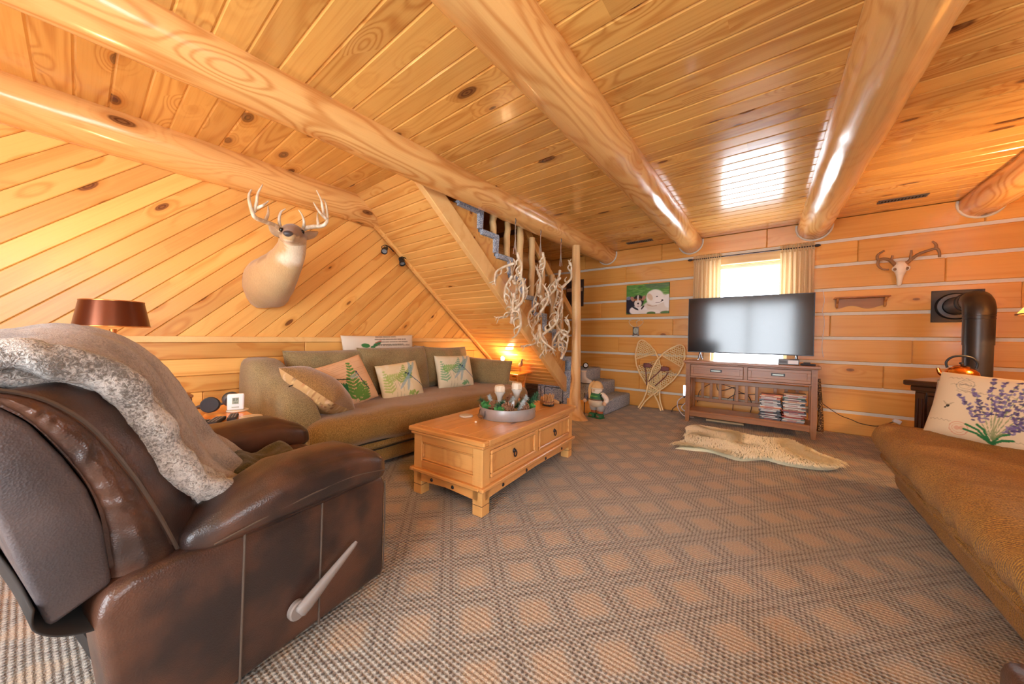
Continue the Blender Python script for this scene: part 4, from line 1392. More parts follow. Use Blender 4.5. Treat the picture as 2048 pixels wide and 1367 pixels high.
# lower moulding and stud rail
for sx in (-1, 1):
    obj('ledge', box(min(sx * (BX - .01), sx * (BX + .022)), max(sx * (BX - .01), sx * (BX + .022)), -BY - .022, BY + .022, .148, .172, .006), M['table'], ct)
    arch = [(-BY + .03, .148), (-BY + .03, .085), (-BY + .10, .092), (0, .105), (BY - .10, .092), (BY - .03, .085), (BY - .03, .148)]
    rl = obj('lower_rail', prism(arch, .024, 'X', sx * (BX - .012) - .012, .002), M['table'], ct)
    for yy in (-.42, -.14, .14, .42):
        bm = lathe([(.001, .006), (.008, .005), (.012, 0)], 12); xf(bm, RY(sx * pi / 2))
        obj('stud', bm, M['iron'], rl, (sx * (BX + .0005), yy, .118), smooth=True)
for sy in (-1, 1):
    obj('ledge', box(-BX + .01, BX - .01, min(sy * (BY - .01), sy * (BY + .022)), max(sy * (BY - .01), sy * (BY + .022)), .148, .172, .006), M['tablex'], ct)
    arch = [(-BX + .03, .148), (-BX + .03, .085), (0, .10), (BX - .03, .085), (BX - .03, .148)]
    rl = obj('lower_rail', prism(arch, .024, 'Y', sy * (BY - .012) - .012, .002), M['tablex'], ct)
    for xx in (-.12, .06):
        bm = lathe([(.001, .006), (.008, .005), (.012, 0)], 12); xf(bm, RX(-sy * pi / 2))
        obj('stud', bm, M['iron'], rl, (xx, sy * (BY + .0005), .118), smooth=True)
    # end: rails and recessed panel with bevelled bead
    obj('end_rail', box(-BX + .07, BX - .07, min(sy * (BY - .03), sy * BY) , max(sy * (BY - .03), sy * BY), .345, .388, .003), M['tablex'], ct)
    obj('end_rail', box(-BX + .07, BX - .07, min(sy * (BY - .03), sy * BY), max(sy * (BY - .03), sy * BY), .172, .225, .003), M['tablex'], ct)
    pn = obj('end_panel', box(-BX + .06, BX - .06, min(sy * (BY - .03), sy * (BY - .018)), max(sy * (BY - .03), sy * (BY - .018)), .20, .36), M['tablev'], ct)
    for a, b, c, d in ((-BX + .07, BX - .07, .225, .239), (-BX + .07, BX - .07, .331, .345), (-BX + .07, -BX + .084, .239, .331), (BX - .084, BX - .07, .239, .331)):
        obj('bead', box(a, b, min(sy * (BY - .018), sy * (BY - .006)), max(sy * (BY - .018), sy * (BY - .006)), c, d, .005), M['tablex'], pn)
def drawer(sx, y0, y1):
    fx = sx * (BX - .006)
    d_ = obj('drawer', box(min(fx, fx - sx * .02), max(fx, fx - sx * .02), y0, y1, .205, .365, .002), M['tablev'], ct)
    for a, b, c, e in ((y0, y1, .205, .228), (y0, y1, .342, .365), (y0, y0 + .023, .228, .342), (y1 - .023, y1, .228, .342)):
        obj('drawer_moulding', box(min(fx, fx + sx * .016), max(fx, fx + sx * .016), a, b, c, e, .006), M['table'], d_)
    ym = (y0 + y1) / 2
    bm = lathe([(.001, .014), (.009, .012), (.012, .004), (.016, 0)], 14); xf(bm, RY(sx * pi / 2))
    kn = obj('pull_rose', bm, M['iron'], d_, (fx, ym, .295), smooth=True)
    obj('ring_pull', tube([(fx + sx * .012, ym + .015 * cos(a), .277 + .019 * sin(a)) for a in [2 * pi * k / 20 for k in range(20)]], .004, 6, closed=True), M['iron'], d_, smooth=True)
for sx in (-1, 1):
    obj('side_rail', box(min(sx * (BX - .03), sx * BX), max(sx * (BX - .03), sx * BX), -BY + .07, BY - .07, .365, .388, .003), M['table'], ct)
    obj('side_rail', box(min(sx * (BX - .03), sx * BX), max(sx * (BX - .03), sx * BX), -BY + .07, BY - .07, .172, .205, .003), M['table'], ct)
    obj('centre_stile', box(min(sx * (BX - .03), sx * BX), max(sx * (BX - .03), sx * BX), -.025, .025, .205, .365, .003), M['tablev'], ct)
    drawer(sx, -BY + .074, -.027); drawer(sx, .027, BY - .074)
obj('carcass', box(-BX + .04, BX - .04, -BY + .04, BY - .04, .155, .39), M['seamdark'], ct)

# ------------------------------------------------------------------ side table beside the sofa
M['amber'] = wood('amber_pine', srgb(232, 150, 66), srgb(204, 112, 34), rough=.25, lines=16, lam=.5, knots=.2, var=.08, coat=.3)
sd_ = thing('side_table', 'amber pine end table between recliner and sofa', 'side table', (-2.57, .26, 0))
obj('table_top', box(-.37, .36, -.40, .385, .52, .55, .006), M['amber'], sd_)
obj('apron', box(-.33, .32, -.36, .345, .42, .52, .003), M['amber'], sd_)
for x_ in (-.32, .29):
    for y_ in (-.35, .315): obj('leg', box(x_, x_ + .045, y_, y_ + .045, 0, .42, .004), M['amber'], sd_)
obj('lower_shelf', box(-.31, .30, -.34, .33, .14, .16, .003), M['amber'], sd_)

# ------------------------------------------------------------------ television console
M['console'] = wood('console_oak', srgb(158, 104, 58), srgb(114, 68, 30), rough=.3, lines=18, lam=.55, knots=0, var=.1, st=(.6, 9, 9))
M['consolev'] = wood('console_oak_upright', srgb(158, 104, 58), srgb(114, 68, 30), rough=.34, lines=18, lam=.55, knots=0, var=.1, st=(9, 9, .6))
M['pull'] = plain('pewter', srgb(150, 158, 150), .4, .6)
cn = thing('console_table', 'brown oak console table with two drawers under the television', 'console table', (-.283, 4.92, 0))
cw = .622; dep = .20
obj('top', box(-.645, .645, -.215, .215, .742, .770, .004), M['console'], cn)
obj('top_mould', box(-.63, .63, -.20, .20, .730, .742, .003), M['console'], cn)
for sx in (-1, 1):
    for sy in (-1, 1):
        x0_ = sx * cw; xi = sx * (cw - .05)
        y0_ = sy * .185; yi = sy * .135
        vb = [(x0_, y0_), (xi, y0_), (xi, yi), (x0_, yi)]
        r1 = [(x, y, .73) for x, y in vb]; r2_ = [(x, y, .10) for x, y in vb]
        r3_ = [(x * .992 if abs(x) > .6 else x * 1.01, y * .985, 0) for x, y in vb]
        lg = obj('leg', loft([r3_, r2_, r1]), M['consolev'], cn)
    if True:
        obj('tenon', box(sx * (cw - .025) - .012, sx * (cw - .025) + .012, -.1862, -.184, .66, .715), M['console'], cn)
    obj('side_rail', box(min(sx * (cw - .045), sx * (cw - .02)), max(sx * (cw - .045), sx * (cw - .02)), -.135, .135, .56, .73, .002), M['console'], cn)
    for yy in (-.07, 0, .07): obj('side_slat', box(sx * (cw - .03) - .008, sx * (cw - .03) + .008, yy - .016, yy + .016, .14, .56, .002), M['consolev'], cn)
for b in ((-cw + .05, cw - .05, .722, .730), (-cw + .05, cw - .05, .557, .575)):
    obj('front_rail', box(b[0], b[1], -.180, -.155, b[2], b[3], .002), M['console'], cn)
obj('front_stile', box(-.018, .018, -.180, -.155, .575, .722, .002), M['consolev'], cn)
obj('drawer_case', box(-cw + .05, cw - .05, -.155, .15, .56, .73), M['console'], cn)
for y0, y1 in ((-cw + .054, -.022), (.022, cw - .054)):
    dr = obj('drawer', box(y0, y1, -.178, -.156, .578, .719, .002), M['console'], cn)
    f_ = .032
    for a, b, c, e in ((y0, y1, .578, .578 + f_), (y0, y1, .719 - f_, .719), (y0, y0 + f_, .578 + f_, .719 - f_), (y1 - f_, y1, .578 + f_, .719 - f_)):
        obj('drawer_frame', box(a, b, -.186, -.178, c, e, .002), M['console'], dr)
    m_ = (y0 + y1) / 2
    obj('pull_plate', box(m_ - .060, m_ + .060, -.181, -.1775, .640, .674, .001), M['black_metal'], dr)
    obj('pull', box(m_ - .050, m_ + .050, -.190, -.181, .647, .667, .003), M['pull'], dr)
obj('shelf', box(-cw + .03, cw - .03, -.165, .165, .125, .145, .003), M['console'], cn)
obj('shelf_rail', box(-cw + .05, cw - .05, -.182, -.160, .075, .140, .003), M['console'], cn)
obj('shelf_rail', box(-cw + .05, cw - .05, .160, .182, .075, .140, .003), M['console'], cn)
obj('back_rail', box(-cw + .05, cw - .05, .150, .170, .467, .515, .003), M['console'], cn)
obj('back_rail', box(-cw + .05, cw - .05, .150, .170, .223, .267, .003), M['console'], cn)
for x_ in (-.765, -.668, -.568, -.387, -.289, -.185, -.009, .092, .19):
    obj('back_slat', box(x_ + .283 - .016, x_ + .283 + .016, .154, .166, .267, .467, .002), M['consolev'], cn)

# ------------------------------------------------------------------ television
M['tv_screen'] = plain('tv_screen', (.006, .006, .007, 1), .11, spec=.7)
M['tv_edge'] = plain('tv_bezel', srgb(44, 46, 50), .35, .4)
tv = thing('television', 'large flat television reflecting the daylight, on the console', 'television', (-.308, 4.97, .7735))
obj('cabinet', box(-.624, .624, -.006, .028, .094, .792, .006), M['tv_edge'], tv)
obj('rear_housing', box(-.45, .45, .028, .06, .12, .55, .012), M['tv_edge'], tv)
bz = .008
for b in ((-.624, .624, .094, .094 + bz + .004), (-.624, .624, .792 - bz, .792), (-.624, -.624 + bz, .106, .784), (.624 - bz, .624, .106, .784)):
    obj('bezel', box(b[0], b[1], -.012, -.006, b[2], b[3], .001), M['tv_edge'], tv)
obj('screen', box(-.616, .616, -.010, -.006, .106, .784), M['tv_screen'], tv)
for sx in (-1, 1):
    ft = bmesh.new()
    tube([(sx * .48, .0, .10), (sx * .49, -.06, .006), (sx * .495, -.11, .006)], [.008, .006, .005], 6, bm=ft)
    tube([(sx * .48, .01, .10), (sx * .47, .07, .006), (sx * .465, .11, .006)], [.008, .006, .005], 6, bm=ft)
    obj('foot', ft, M['tv_edge'], tv, smooth=True)
# ------------------------------------------------------------------ curtains, rod
def curtain_mat():
    k = NT('curtain_linen')
    p = k.obj()
    f = k.noise(k.vmath('MULTIPLY', p, (300, 300, 60)), 1.0, 2.0)
    c = k.mix(f, srgb(206, 176, 130), srgb(232, 208, 168))
    df = k.n('ShaderNodeBsdfDiffuse'); tl = k.n('ShaderNodeBsdfTranslucent'); mx = k.n('ShaderNodeMixShader'); mx.inputs[0].default_value = .28
    k.link(c, df.inputs[0]); k.link(c, tl.inputs[0]); k.link(df.outputs[0], mx.inputs[1]); k.link(tl.outputs[0], mx.inputs[2]); k.link(mx.outputs[0], k.out.inputs[0])
    return k.m
M['curtain'] = curtain_mat()
def curtain(x0, x1, z0, z1, label, seed, pinch):
    t = thing('curtain', label, 'curtain', ((x0 + x1) / 2, 5.205, z0), 0, 'curtains at the back window')
    w = x1 - x0
    def sheet(za, zb, amp0, amp1, nf, rows, ruff=0.0):
        b = bmesh.new(); NX = 90; V = []
        for j in range(rows + 1):
            s = j / rows; z = za + (zb - za) * s; row = []
            for i in range(NX + 1):
                u = i / NX
                ph = u * nf * 2 * pi + 1.3 * noise.noise(Vector((u * 4, seed, s * .6)))
                am = (amp0 + (amp1 - amp0) * s) * (.7 + .6 * noise.noise(Vector((u * 5, seed + 3, 0))) ** 2)
                yy = am * sin(ph) + .004 * sin(ph * 2.3 + s * 4)
                xx = (u - .5) * w * (1 + pinch * (1 - s))
                zz = z - z0 + (ruff * sin(ph * 1.5 + seed) * s)
                row.append(b.verts.new((xx, yy, zz)))
            V.append(row)
        for j in range(rows):
            for i in range(NX): b.faces.new((V[j][i], V[j][i + 1], V[j + 1][i + 1], V[j + 1][i]))
        return b
    for nm, b in (('panel', sheet(z0, z1 - .075, .028, .016, 7, 14)), ('rod_pocket', sheet(z1 - .075, z1 - .028, .014, .014, 13, 3)), ('ruffle', sheet(z1 - .028, z1 + .012, .012, .020, 15, 3, .010))):
        o = obj(nm, b, M['curtain'], t, smooth=True, ang=80)
curtain(-.925, -.605, .95, 2.16, 'gathered tan curtain left of the window', 1.0, .06)
curtain(.005, .315, .95, 2.16, 'gathered tan curtain right of the window', 4.0, .04)
rd = thing('curtain_rod', 'thin dark curtain rod with oval finials over the window', 'curtain rod', (-.31, 5.205, 2.125))
bm = tube([(-.64, 0, 0), (.62, 0, 0)], .007, 8); obj('rod', bm, M['iron'], rd, smooth=True)
for x_ in (-.66, .645): obj('finial', ball(.02, 12, (x_, 0, 0), (1.6, .8, .8)), M['iron'], rd, smooth=True)
for x_ in (-.60, .58): obj('bracket', tube([(x_, 0, 0), (x_, .10, .0)], .005, 6), M['iron'], rd)

# ------------------------------------------------------------------ pictures and small things on the log wall
M['print'] = painted('photo_print', .35, 0)
cv = Canvas(150, 108, (96, 150, 70))
r_ = random.Random(2)
for _ in range(140):
    x, y_ = r_.random(), r_.uniform(.45, 1)
    cv.ell(x, y_, r_.uniform(.03, .09), .012, r_.choice([(70, 120, 60), (128, 170, 92), (84, 110, 78), (150, 180, 110)]), r_.uniform(-.2, .2), .5)
cv.ell(.75, .96, .3, .14, (92, 110, 96), 0, .6)
cv.ell(.10, .30, .20, .30, (44, 40, 52)); cv.ell(.05, .55, .06, .06, (150, 160, 190), 0, .6)          # dark back of the left dog
cv.ell(.84, .32, .28, .30, (236, 230, 222)); cv.ell(.70, .20, .30, .25, (228, 218, 204)); cv.ell(.30, .12, .22, .16, (240, 234, 230))
cv.ell(.98, .40, .10, .22, (240, 236, 230)); cv.ell(.55, .06, .25, .08, (238, 230, 220))
cv.ell(.29, .44, .135, .21, (52, 42, 44)); cv.ell(.285, .36, .085, .14, (232, 220, 212)); cv.ell(.285, .56, .022, .09, (220, 210, 205))
cv.ell(.15, .52, .04, .09, (176, 130, 110), .5); cv.ell(.42, .53, .04, .09, (176, 130, 110), -.5)
for x in (.235, .335): cv.ell(x, .49, .032, .035, (190, 120, 70)); cv.ell(x, .495, .013, .018, (40, 24, 20))
cv.ell(.29, .36, .024, .035, (40, 36, 40)); cv.ell(.29, .27, .03, .015, (190, 150, 150))
cv.ell(.22, .20, .10, .03, (56, 48, 50), -.5); cv.ell(.40, .22, .06, .03, (56, 48, 50), .9)
cv.ell(.68, .54, .20, .26, (242, 238, 230)); cv.ell(.78, .44, .12, .11, (246, 242, 236)); cv.ell(.57, .56, .055, .13, (206, 176, 138), .5, .7)
cv.ell(.73, .56, .020, .018, (50, 44, 44)); cv.ell(.85, .43, .022, .028, (52, 46, 48)); cv.line([(.70, .36), (.78, .36), (.84, .40)], .006, (120, 100, 90))
cv.line([(.52, .30), (.62, .25), (.72, .26)], .012, (196, 160, 130), .8)
cv.ell(.60, .02, .10, .05, (86, 120, 66)); cv.ell(.93, .03, .12, .05, (96, 128, 76))
pc = thing('picture', 'frameless photograph of two dogs lying on grass', 'picture', (-1.562, D, 1.634))
obj('panel', box(-.3125, .3125, -.020, -.0015, -.225, .225, .002), M['dark'], pc)
b = bmesh.new(); NX, NZ = 140, 100
V = [[b.verts.new((-.311 + .622 * i / NX, -.0215, -.2235 + .447 * j / NZ)) for i in range(NX + 1)] for j in range(NZ + 1)]
for j in range(NZ):
    for i in range(NX): b.faces.new((V[j][i], V[j][i + 1], V[j + 1][i + 1], V[j + 1][i]))
o = obj('print', b, M['print'], pc)
cv.apply(o.data, lambda c: ((c[0] + .311) / .622, (c[2] + .2235) / .447))

sg = thing('wooden_sign', 'dark upright wooden sign half hidden by the log post', 'sign', (-2.776, D, 1.80))
M['sign'] = wood('dark_sign', srgb(58, 36, 24), srgb(34, 20, 14), rough=.6, lines=16, lam=.5, knots=0)
M['sign_mark'] = plain('sign_mark', srgb(168, 130, 96), .7)
for k_ in range(3): obj('plank', box(-.165 + .11 * k_, -.057 + .11 * k_, -.022, -.0015, -.23, .23, .003), M['sign'], sg)
obj('painted_band', box(-.15, .15, -.0235, -.022, .03, .09), M['sign_mark'], sg)
for k_ in range(4): obj('painted_tree', prism([(.05 + .03 * (k_ % 2) - .018, -.05 - .045 * k_), (.05 + .03 * (k_ % 2) + .018, -.05 - .045 * k_), (.05 + .03 * (k_ % 2), -.01 - .045 * k_)], .0015, 'Y', -.0235), M['sign_mark'], sg)

wh = thing('wall_thermometer', 'small round-cornered metal thermometer with wire scrolls under the dog picture', 'thermometer', (-1.722, D, 1.15))
M['pewter'] = plain('pewter_dark', srgb(120, 112, 104), .45, .5)
M['dial'] = plain('dial_face', srgb(168, 176, 162), .5)
obj('case', softbox(-.045, .045, -.022, -.002, -.062, .062, .012, 5), M['pewter'], wh, smooth=True)
bm = cyl(.034, 0, .004, 24); xf(bm, T(0, -.0225, .005) @ RX(pi / 2) @ SCL(1, 1.35, 1)); obj('dial', bm, M['dial'], wh)
obj('needle', box(-.0015, .0015, -.0285, -.0265, -.01, .035), M['black_metal'], wh)
for s in (-1, 1):
    P = smoothpath([(s * .02, -.012, .062), (s * .07, -.012, .085), (s * .105, -.012, .13), (s * .10, -.012, .165), (s * .075, -.012, .162)], 5)
    obj('scroll', tube(P, .004, 6), M['antler'], wh, smooth=True)
P = smoothpath([(.0, -.012, .062), (.02, -.012, .10), (.005, -.012, .135), (.03, -.012, .16), (.06, -.012, .168)], 5)
obj('scroll', tube(P, .004, 6), M['antler'], wh, smooth=True)
for s in (-1, 1): obj('foot', ball(.012, 8, (s * .04, -.014, -.064), (1.3, .8, .7)), M['pewter'], wh, smooth=True)

# ------------------------------------------------------------------ snowshoes
M['ash'] = wood('bent_ash', srgb(240, 208, 150), srgb(214, 170, 108), rough=.35, lines=10, lam=.3, knots=0, var=.06)
M['rawhide'] = plain('rawhide', srgb(238, 214, 160), .6, var=.2, nscale=80)
M['strap'] = plain('strap_leather', srgb(120, 66, 62), .6, var=.2)
def half_w(t):
    pts = [(0, .0), (.03, .055), (.10, .105), (.20, .150), (.32, .168), (.45, .158), (.58, .118), (.70, .068), (.80, .030), (.88, .016), (1.0, .014)]
    for (a, wa), (b, wb) in zip(pts[:-1], pts[1:]):
        if t <= b:
            s = (t - a) / (b - a); s = s * s * (3 - 2 * s) if a > .02 else sqrt(s)
            return wa + (wb - wa) * s
    return .014
def snowshoe(tip, tail, y_tip, y_tail, label, strap):
    L = sqrt((tip[0] - tail[0]) ** 2 + (tip[1] - tail[1]) ** 2 + (y_tip - y_tail) ** 2)
    t0 = thing('snowshoe', label, 'snowshoe', (tail[0], y_tail, tail[1]), 0, 'snowshoes against the log wall')
    up = Vector((tip[0] - tail[0], y_tip - y_tail, tip[1] - tail[1])).normalized()
    side = up.cross(Vector((0, 1, 0))).normalized()
    nrm = side.cross(up)
    P = lambda s, t, n=0.0: up * (L * (1 - t)) + side * s + nrm * n
    ts = [0, .01, .03, .06, .1, .15, .2, .26, .32, .38, .45, .52, .58, .64, .7, .76, .82, .88, .94, 1.0]
    pts = [P(half_w(t), t) for t in ts[::-1]] + [P(-half_w(t), t) for t in ts[1:]]
    obj('frame', tube(smoothpath(pts, 3), .011, 8), M['ash'], t0, smooth=True, ang=60)
    for tb in (.24, .66):
        w_ = half_w(tb)
        obj('crossbar', tube([P(-w_, tb), P(w_, tb)], .009, 8), M['ash'], t0, smooth=True)
    bm = bmesh.new()
    def seg(s0, t0_, s1, t1):
        # clip to the frame by stepping
        N = 14; run = []
        for i in range(N + 1):
            a = i / N; s = s0 + (s1 - s0) * a; t = t0_ + (t1 - t0_) * a
            ok = .012 < t < .80 and abs(s) < half_w(t) and not (.245 < t < .335)
            if ok: run.append(P(s, t, .0))
            if (not ok or i == N) and len(run) >= 2:
                tube([run[0], run[-1]], .0036, 4, bm=bm); run = []
            elif not ok: run = []
    st_ = .042
    for k in range(-40, 44):
        c = k * st_
        seg(-.17, c / L, .17, (c + .34 * 1.25) / L); seg(.17, c / L, -.17, (c + .34 * 1.25) / L)
    for k in range(2, 36): seg(-.17, k * st_ * .72 / L, .17, k * st_ * .72 / L)
    o = obj('lacing', bm, M['rawhide'], t0); o['kind'] = 'stuff'
    if strap:
        c = P(.0, .40, -.015)
        b = softbox(-.055, .055, -.012, .016, -.035, .03, .014, 6, .012, 20, 2.0)
        obj('binding', b, M['strap'], t0, P(.01, .37, -.02), smooth=True, ang=80)
        for s_, e_ in ((-.05, -.03), (.05, .08)):
            obj('strap', tube(smoothpath([P(s_, .38, -.02), P(s_ * 1.1, .46, -.03), P(e_, .56, -.028), P(e_ + .02, .63, -.02)], 5), .007, 6), M['strap'], t0, smooth=True)
    return t0
snowshoe((-1.640, 1.010), (-1.285, .008), 5.285, 5.15, 'wooden snowshoe leaning with its tip to the upper left', True)
snowshoe((-1.055, .945), (-1.590, .008), 5.245, 5.10, 'wooden snowshoe crossed in front with its tip to the upper right', True)

# ------------------------------------------------------------------ antler skull and little shelf
sk = thing('skull_mount', 'bleached deer skull with brown antlers on the log wall', 'skull mount', (.98, D, 1.70))
KO = Vector((-.98, -D, -1.70))
M['bone'] = plain('bone', srgb(232, 218, 194), .6, var=.12, nscale=30, bump=.3)
M['antler_dark'] = plain('antler_brown', srgb(140, 104, 70), .6, var=.35, nscale=25, bump=.3)
S_ = [((.985, 5.262, 1.875), .020, .020), ((.985, 5.245, 1.862), .040, .034), ((.985, 5.238, 1.83), .050, .042), ((.985, 5.238, 1.79), .052, .040), ((.985, 5.240, 1.755), .040, .034), ((.984, 5.243, 1.72), .028, .028), ((.983, 5.246, 1.68), .022, .024), ((.982, 5.25, 1.645), .019, .020), ((.982, 5.252, 1.620), .014, .013)]
rings = [[(c[0] + w * cos(2 * pi * k / 18), c[1] + d_ * sin(2 * pi * k / 18), c[2]) for k in range(18)] for c, w, d_ in S_]
obj('skull', loft(rings), M['bone'], sk, KO, smooth=True, ang=70)
for s in (-1, 1):
    so_ = obj('eye_socket', ball(.014, 10, (.985 + s * .042, 5.212, 1.788), (.9, .6, 1)), M['antler_dark'], sk, KO, smooth=True)
    obj('brow_ridge', tube(smoothpath([(.985 + s * .036, 5.206, 1.81), (.985 + s * .056, 5.212, 1.805), (.985 + s * .058, 5.222, 1.785), (.985 + s * .045, 5.214, 1.768)], 4), .006, 6), M['bone'], sk, KO, smooth=True)
SA = {'l1': [(.949, 5.235, 1.83), (.907, 5.2, 1.879), (.854, 5.17, 1.9), (.812, 5.15, 1.891), (.803, 5.15, 1.927), (.819, 5.15, 1.956), (.853, 5.16, 1.982)], 'l2': [(.815, 5.15, 1.893), (.808, 5.14, 1.838), (.836, 5.14, 1.793), (.888, 5.14, 1.779)], 'l3': [(.912, 5.2, 1.871), (.919, 5.19, 1.931)],
      'r1': [(1.014, 5.235, 1.83), (1.053, 5.2, 1.879), (1.095, 5.18, 1.918), (1.152, 5.16, 1.941), (1.199, 5.15, 1.95), (1.218, 5.15, 1.915), (1.221, 5.15, 1.865)], 'r2': [(1.199, 5.15, 1.95), (1.195, 5.15, 1.994), (1.171, 5.15, 2.026)], 'r3': [(1.045, 5.2, 1.877), (1.047, 5.19, 1.965)]}
for sd2 in 'lr':
    bm = bmesh.new()
    for kk, pts in SA.items():
        if kk[0] == sd2:
            P = smoothpath(pts, 5); n = len(P); r0 = .017 if kk[1] == '1' else .013
            tube(P, [r0 * (1 - .45 * i / (n - 1)) for i in range(n)], 8, bm=bm)
    obj('antler', bm, M['antler_dark'], sk, KO, smooth=True, ang=70)
M['honey'] = wood('honey_oak', srgb(190, 122, 58), srgb(150, 84, 32), rough=.4, lines=12, lam=.5, knots=0)
sh_ = thing('wall_shelf', 'small honey oak shelf with scalloped back under the skull', 'shelf', (.706, D, 1.46))
obj('shelf_board', box(-.215, .215, -.105, -.001, .048, .064, .005), M['honey'], sh_)
sc = [(-.20, .048), (-.20, -.035)] + [(-.20 + .40 * i / 24, -.035 + .018 * sin(i / 24 * 2 * pi * 1.5 - pi / 2) - .010) for i in range(1, 24)] + [(.20, -.035), (.20, .048)]
obj('back_board', prism(sc, .012, 'Y', -.014), M['honey'], sh_)
for s in (-1, 1):
    br = [(-.014, .048), (-.085, .048), (-.075, .02), (-.04, .0), (-.03, -.035), (-.014, -.055)]
    obj('bracket', prism(br, .02, 'X', s * .185 - .01, .003), M['honey'], sh_)

# ------------------------------------------------------------------ stove, flue, kettle
M['enamel'] = plain('brown_enamel', srgb(58, 30, 16), .16, var=.15, nscale=8, coat=.5)
M['pipe'] = plain('flue_black', srgb(52, 44, 40), .36, .35, var=.08)
M['pipe2'] = plain('flue_collar', srgb(92, 86, 84), .4, .5)
M['stoveglass'] = plain('stove_glass', (.01, .01, .012, 1), .06)
sv = thing('stove', 'dark brown enamelled stove with lattice door in the right corner', 'stove', (1.30, 4.42, 0), radians(-30))
SXh, SYf, SYb = .285, -.27, .30
obj('body', box(-SXh, SXh, SYf, SYb, .10, .66, .006), M['enamel'], sv)
obj('plinth', box(-SXh - .025, SXh + .025, SYf - .03, SYb, .04, .115, .008), M['enamel'], sv)
for sx in (-1, 1):
    for sy in (SYf + .05, SYb - .05): obj('leg', lathe([(.02, 0), (.028, .02), (.022, .05)], 12), M['enamel'], sv, (sx * .25, sy, 0), smooth=True)
    obj('pilaster', box(sx * (SXh - .035) - .03, sx * (SXh - .035) + .03, SYf - .018, SYf, .125, .62, .006), M['enamel'], sv)
    for dx in (-.012, .012): obj('flute', tube([(sx * (SXh - .035) + dx, SYf - .02, .16), (sx * (SXh - .035) + dx, SYf - .02, .57)], .006, 8), M['enamel'], sv, smooth=True)
obj('cornice', box(-SXh - .02, SXh + .02, SYf - .03, SYb + .01, .63, .675, .01, 2), M['enamel'], sv)
obj('top_plate', prism([(-SXh - .055, SYf - .06), (SXh + .055, SYf - .06), (SXh + .055, SYb + .02), (-SXh - .055, SYb + .02)], .045, 'Z', .675, .012, 2), M['enamel'], sv)
obj('top_grille', box(-.2, .2, -.16, .22, .72, .728, .003), M['pipe2'], sv)
dr = obj('door', box(-.215, .215, SYf - .022, SYf - .002, .145, .60, .008), M['enamel'], sv)
obj('door_glass', box(-.18, .18, SYf - .026, SYf - .021, .19, .50), M['stoveglass'], dr)
arch = [(-.19 + .38 * i / 20, SYf - .03, .47 + .07 * sin(pi * i / 20)) for i in range(21)]
obj('door_arch', tube(arch, .009, 8), M['enamel'], dr, smooth=True)
for z_ in (.515, .435): obj('lattice_bar', tube([(-.20, SYf - .031, z_), (.20, SYf - .031, z_)], .0055, 6), M['enamel'], dr, smooth=True)
for i in range(-3, 3):
    for a, b in ((i, i + 1), (i + 1, i)): obj('lattice_bar', tube([(a * .065, SYf - .031, .515), (b * .065, SYf - .031, .435)], .005, 6), M['enamel'], dr, smooth=True)
for x_ in (-.15, -.10, .10, .15): obj('glass_bar', tube([(x_, SYf - .029, .19), (x_, SYf - .029, .44)], .006, 6), M['pipe2'], dr, smooth=True)
obj('hinge_block', box(-SXh - .03, -SXh, -.02, .05, .27, .40, .004), M['enamel'], sv)

fl = thing('stove_pipe', 'black stove pipe bending into a square wall plate', 'stove pipe', (1.31, 4.60, .728))
FO = Vector((-1.31, -4.60, -.728))
def segpipe(pts, r, name, mat=None, lips=True):
    o = obj(name, tube(pts, r, 28), mat or M['pipe'], fl, FO, smooth=True, ang=40)
    return o
segpipe([(1.31, 4.60, .728), (1.31, 4.60, 1.03)], .079, 'lower_pipe')
segpipe([(1.31, 4.60, 1.02), (1.31, 4.60, 1.275)], .084, 'upper_pipe')
for z_ in (1.235, 1.26): obj('pipe_bead', tube([(1.31 + .084 * cos(a), 4.60 + .084 * sin(a), z_) for a in [2 * pi * k / 28 for k in range(28)]], .004, 6, closed=True), M['pipe'], fl, FO, smooth=True)
segpipe([(1.31, 4.60, 1.27), (1.31, 4.602, 1.315), (1.312, 4.63, 1.365), (1.317, 4.68, 1.392), (1.322, 4.74, 1.395)], [.086, .087, .087, .087, .084], 'elbow')
segpipe([(1.32, 4.70, 1.394), (1.362, 5.30, 1.394)], .080, 'wall_pipe')
for y_ in (4.76, 4.85): obj('pipe_bead', tube([(1.325 + .083 * cos(a), y_, 1.394 + .083 * sin(a)) for a in [2 * pi * k / 28 for k in range(28)]], .005, 6, closed=True), M['pipe'], fl, FO, smooth=True)
bm = lathe([(.082, 0), (.088, .03), (.118, .028), (.122, 0)], 32, cap=False); xf(bm, T(1.362, 5.296, 1.394) @ RX(pi / 2))
obj('wall_collar', bm, M['pipe2'], fl, FO, smooth=True)
bm = lathe([(.118, 0), (.124, .012), (.130, 0)], 32, cap=False); xf(bm, T(1.362, 5.296, 1.394) @ RX(pi / 2))
obj('collar_rim', bm, M['pipe'], fl, FO, smooth=True)
obj('wall_plate', box(1.212, 1.541, 5.296, 5.307, 1.238, 1.554, .002), M['pipe'], fl, FO)
for x_, z_ in ((1.226, 1.252), (1.527, 1.252), (1.226, 1.54), (1.527, 1.54)): obj('screw', ball(.005, 8, (x_, 5.295, z_)), M['pipe2'], fl, FO)

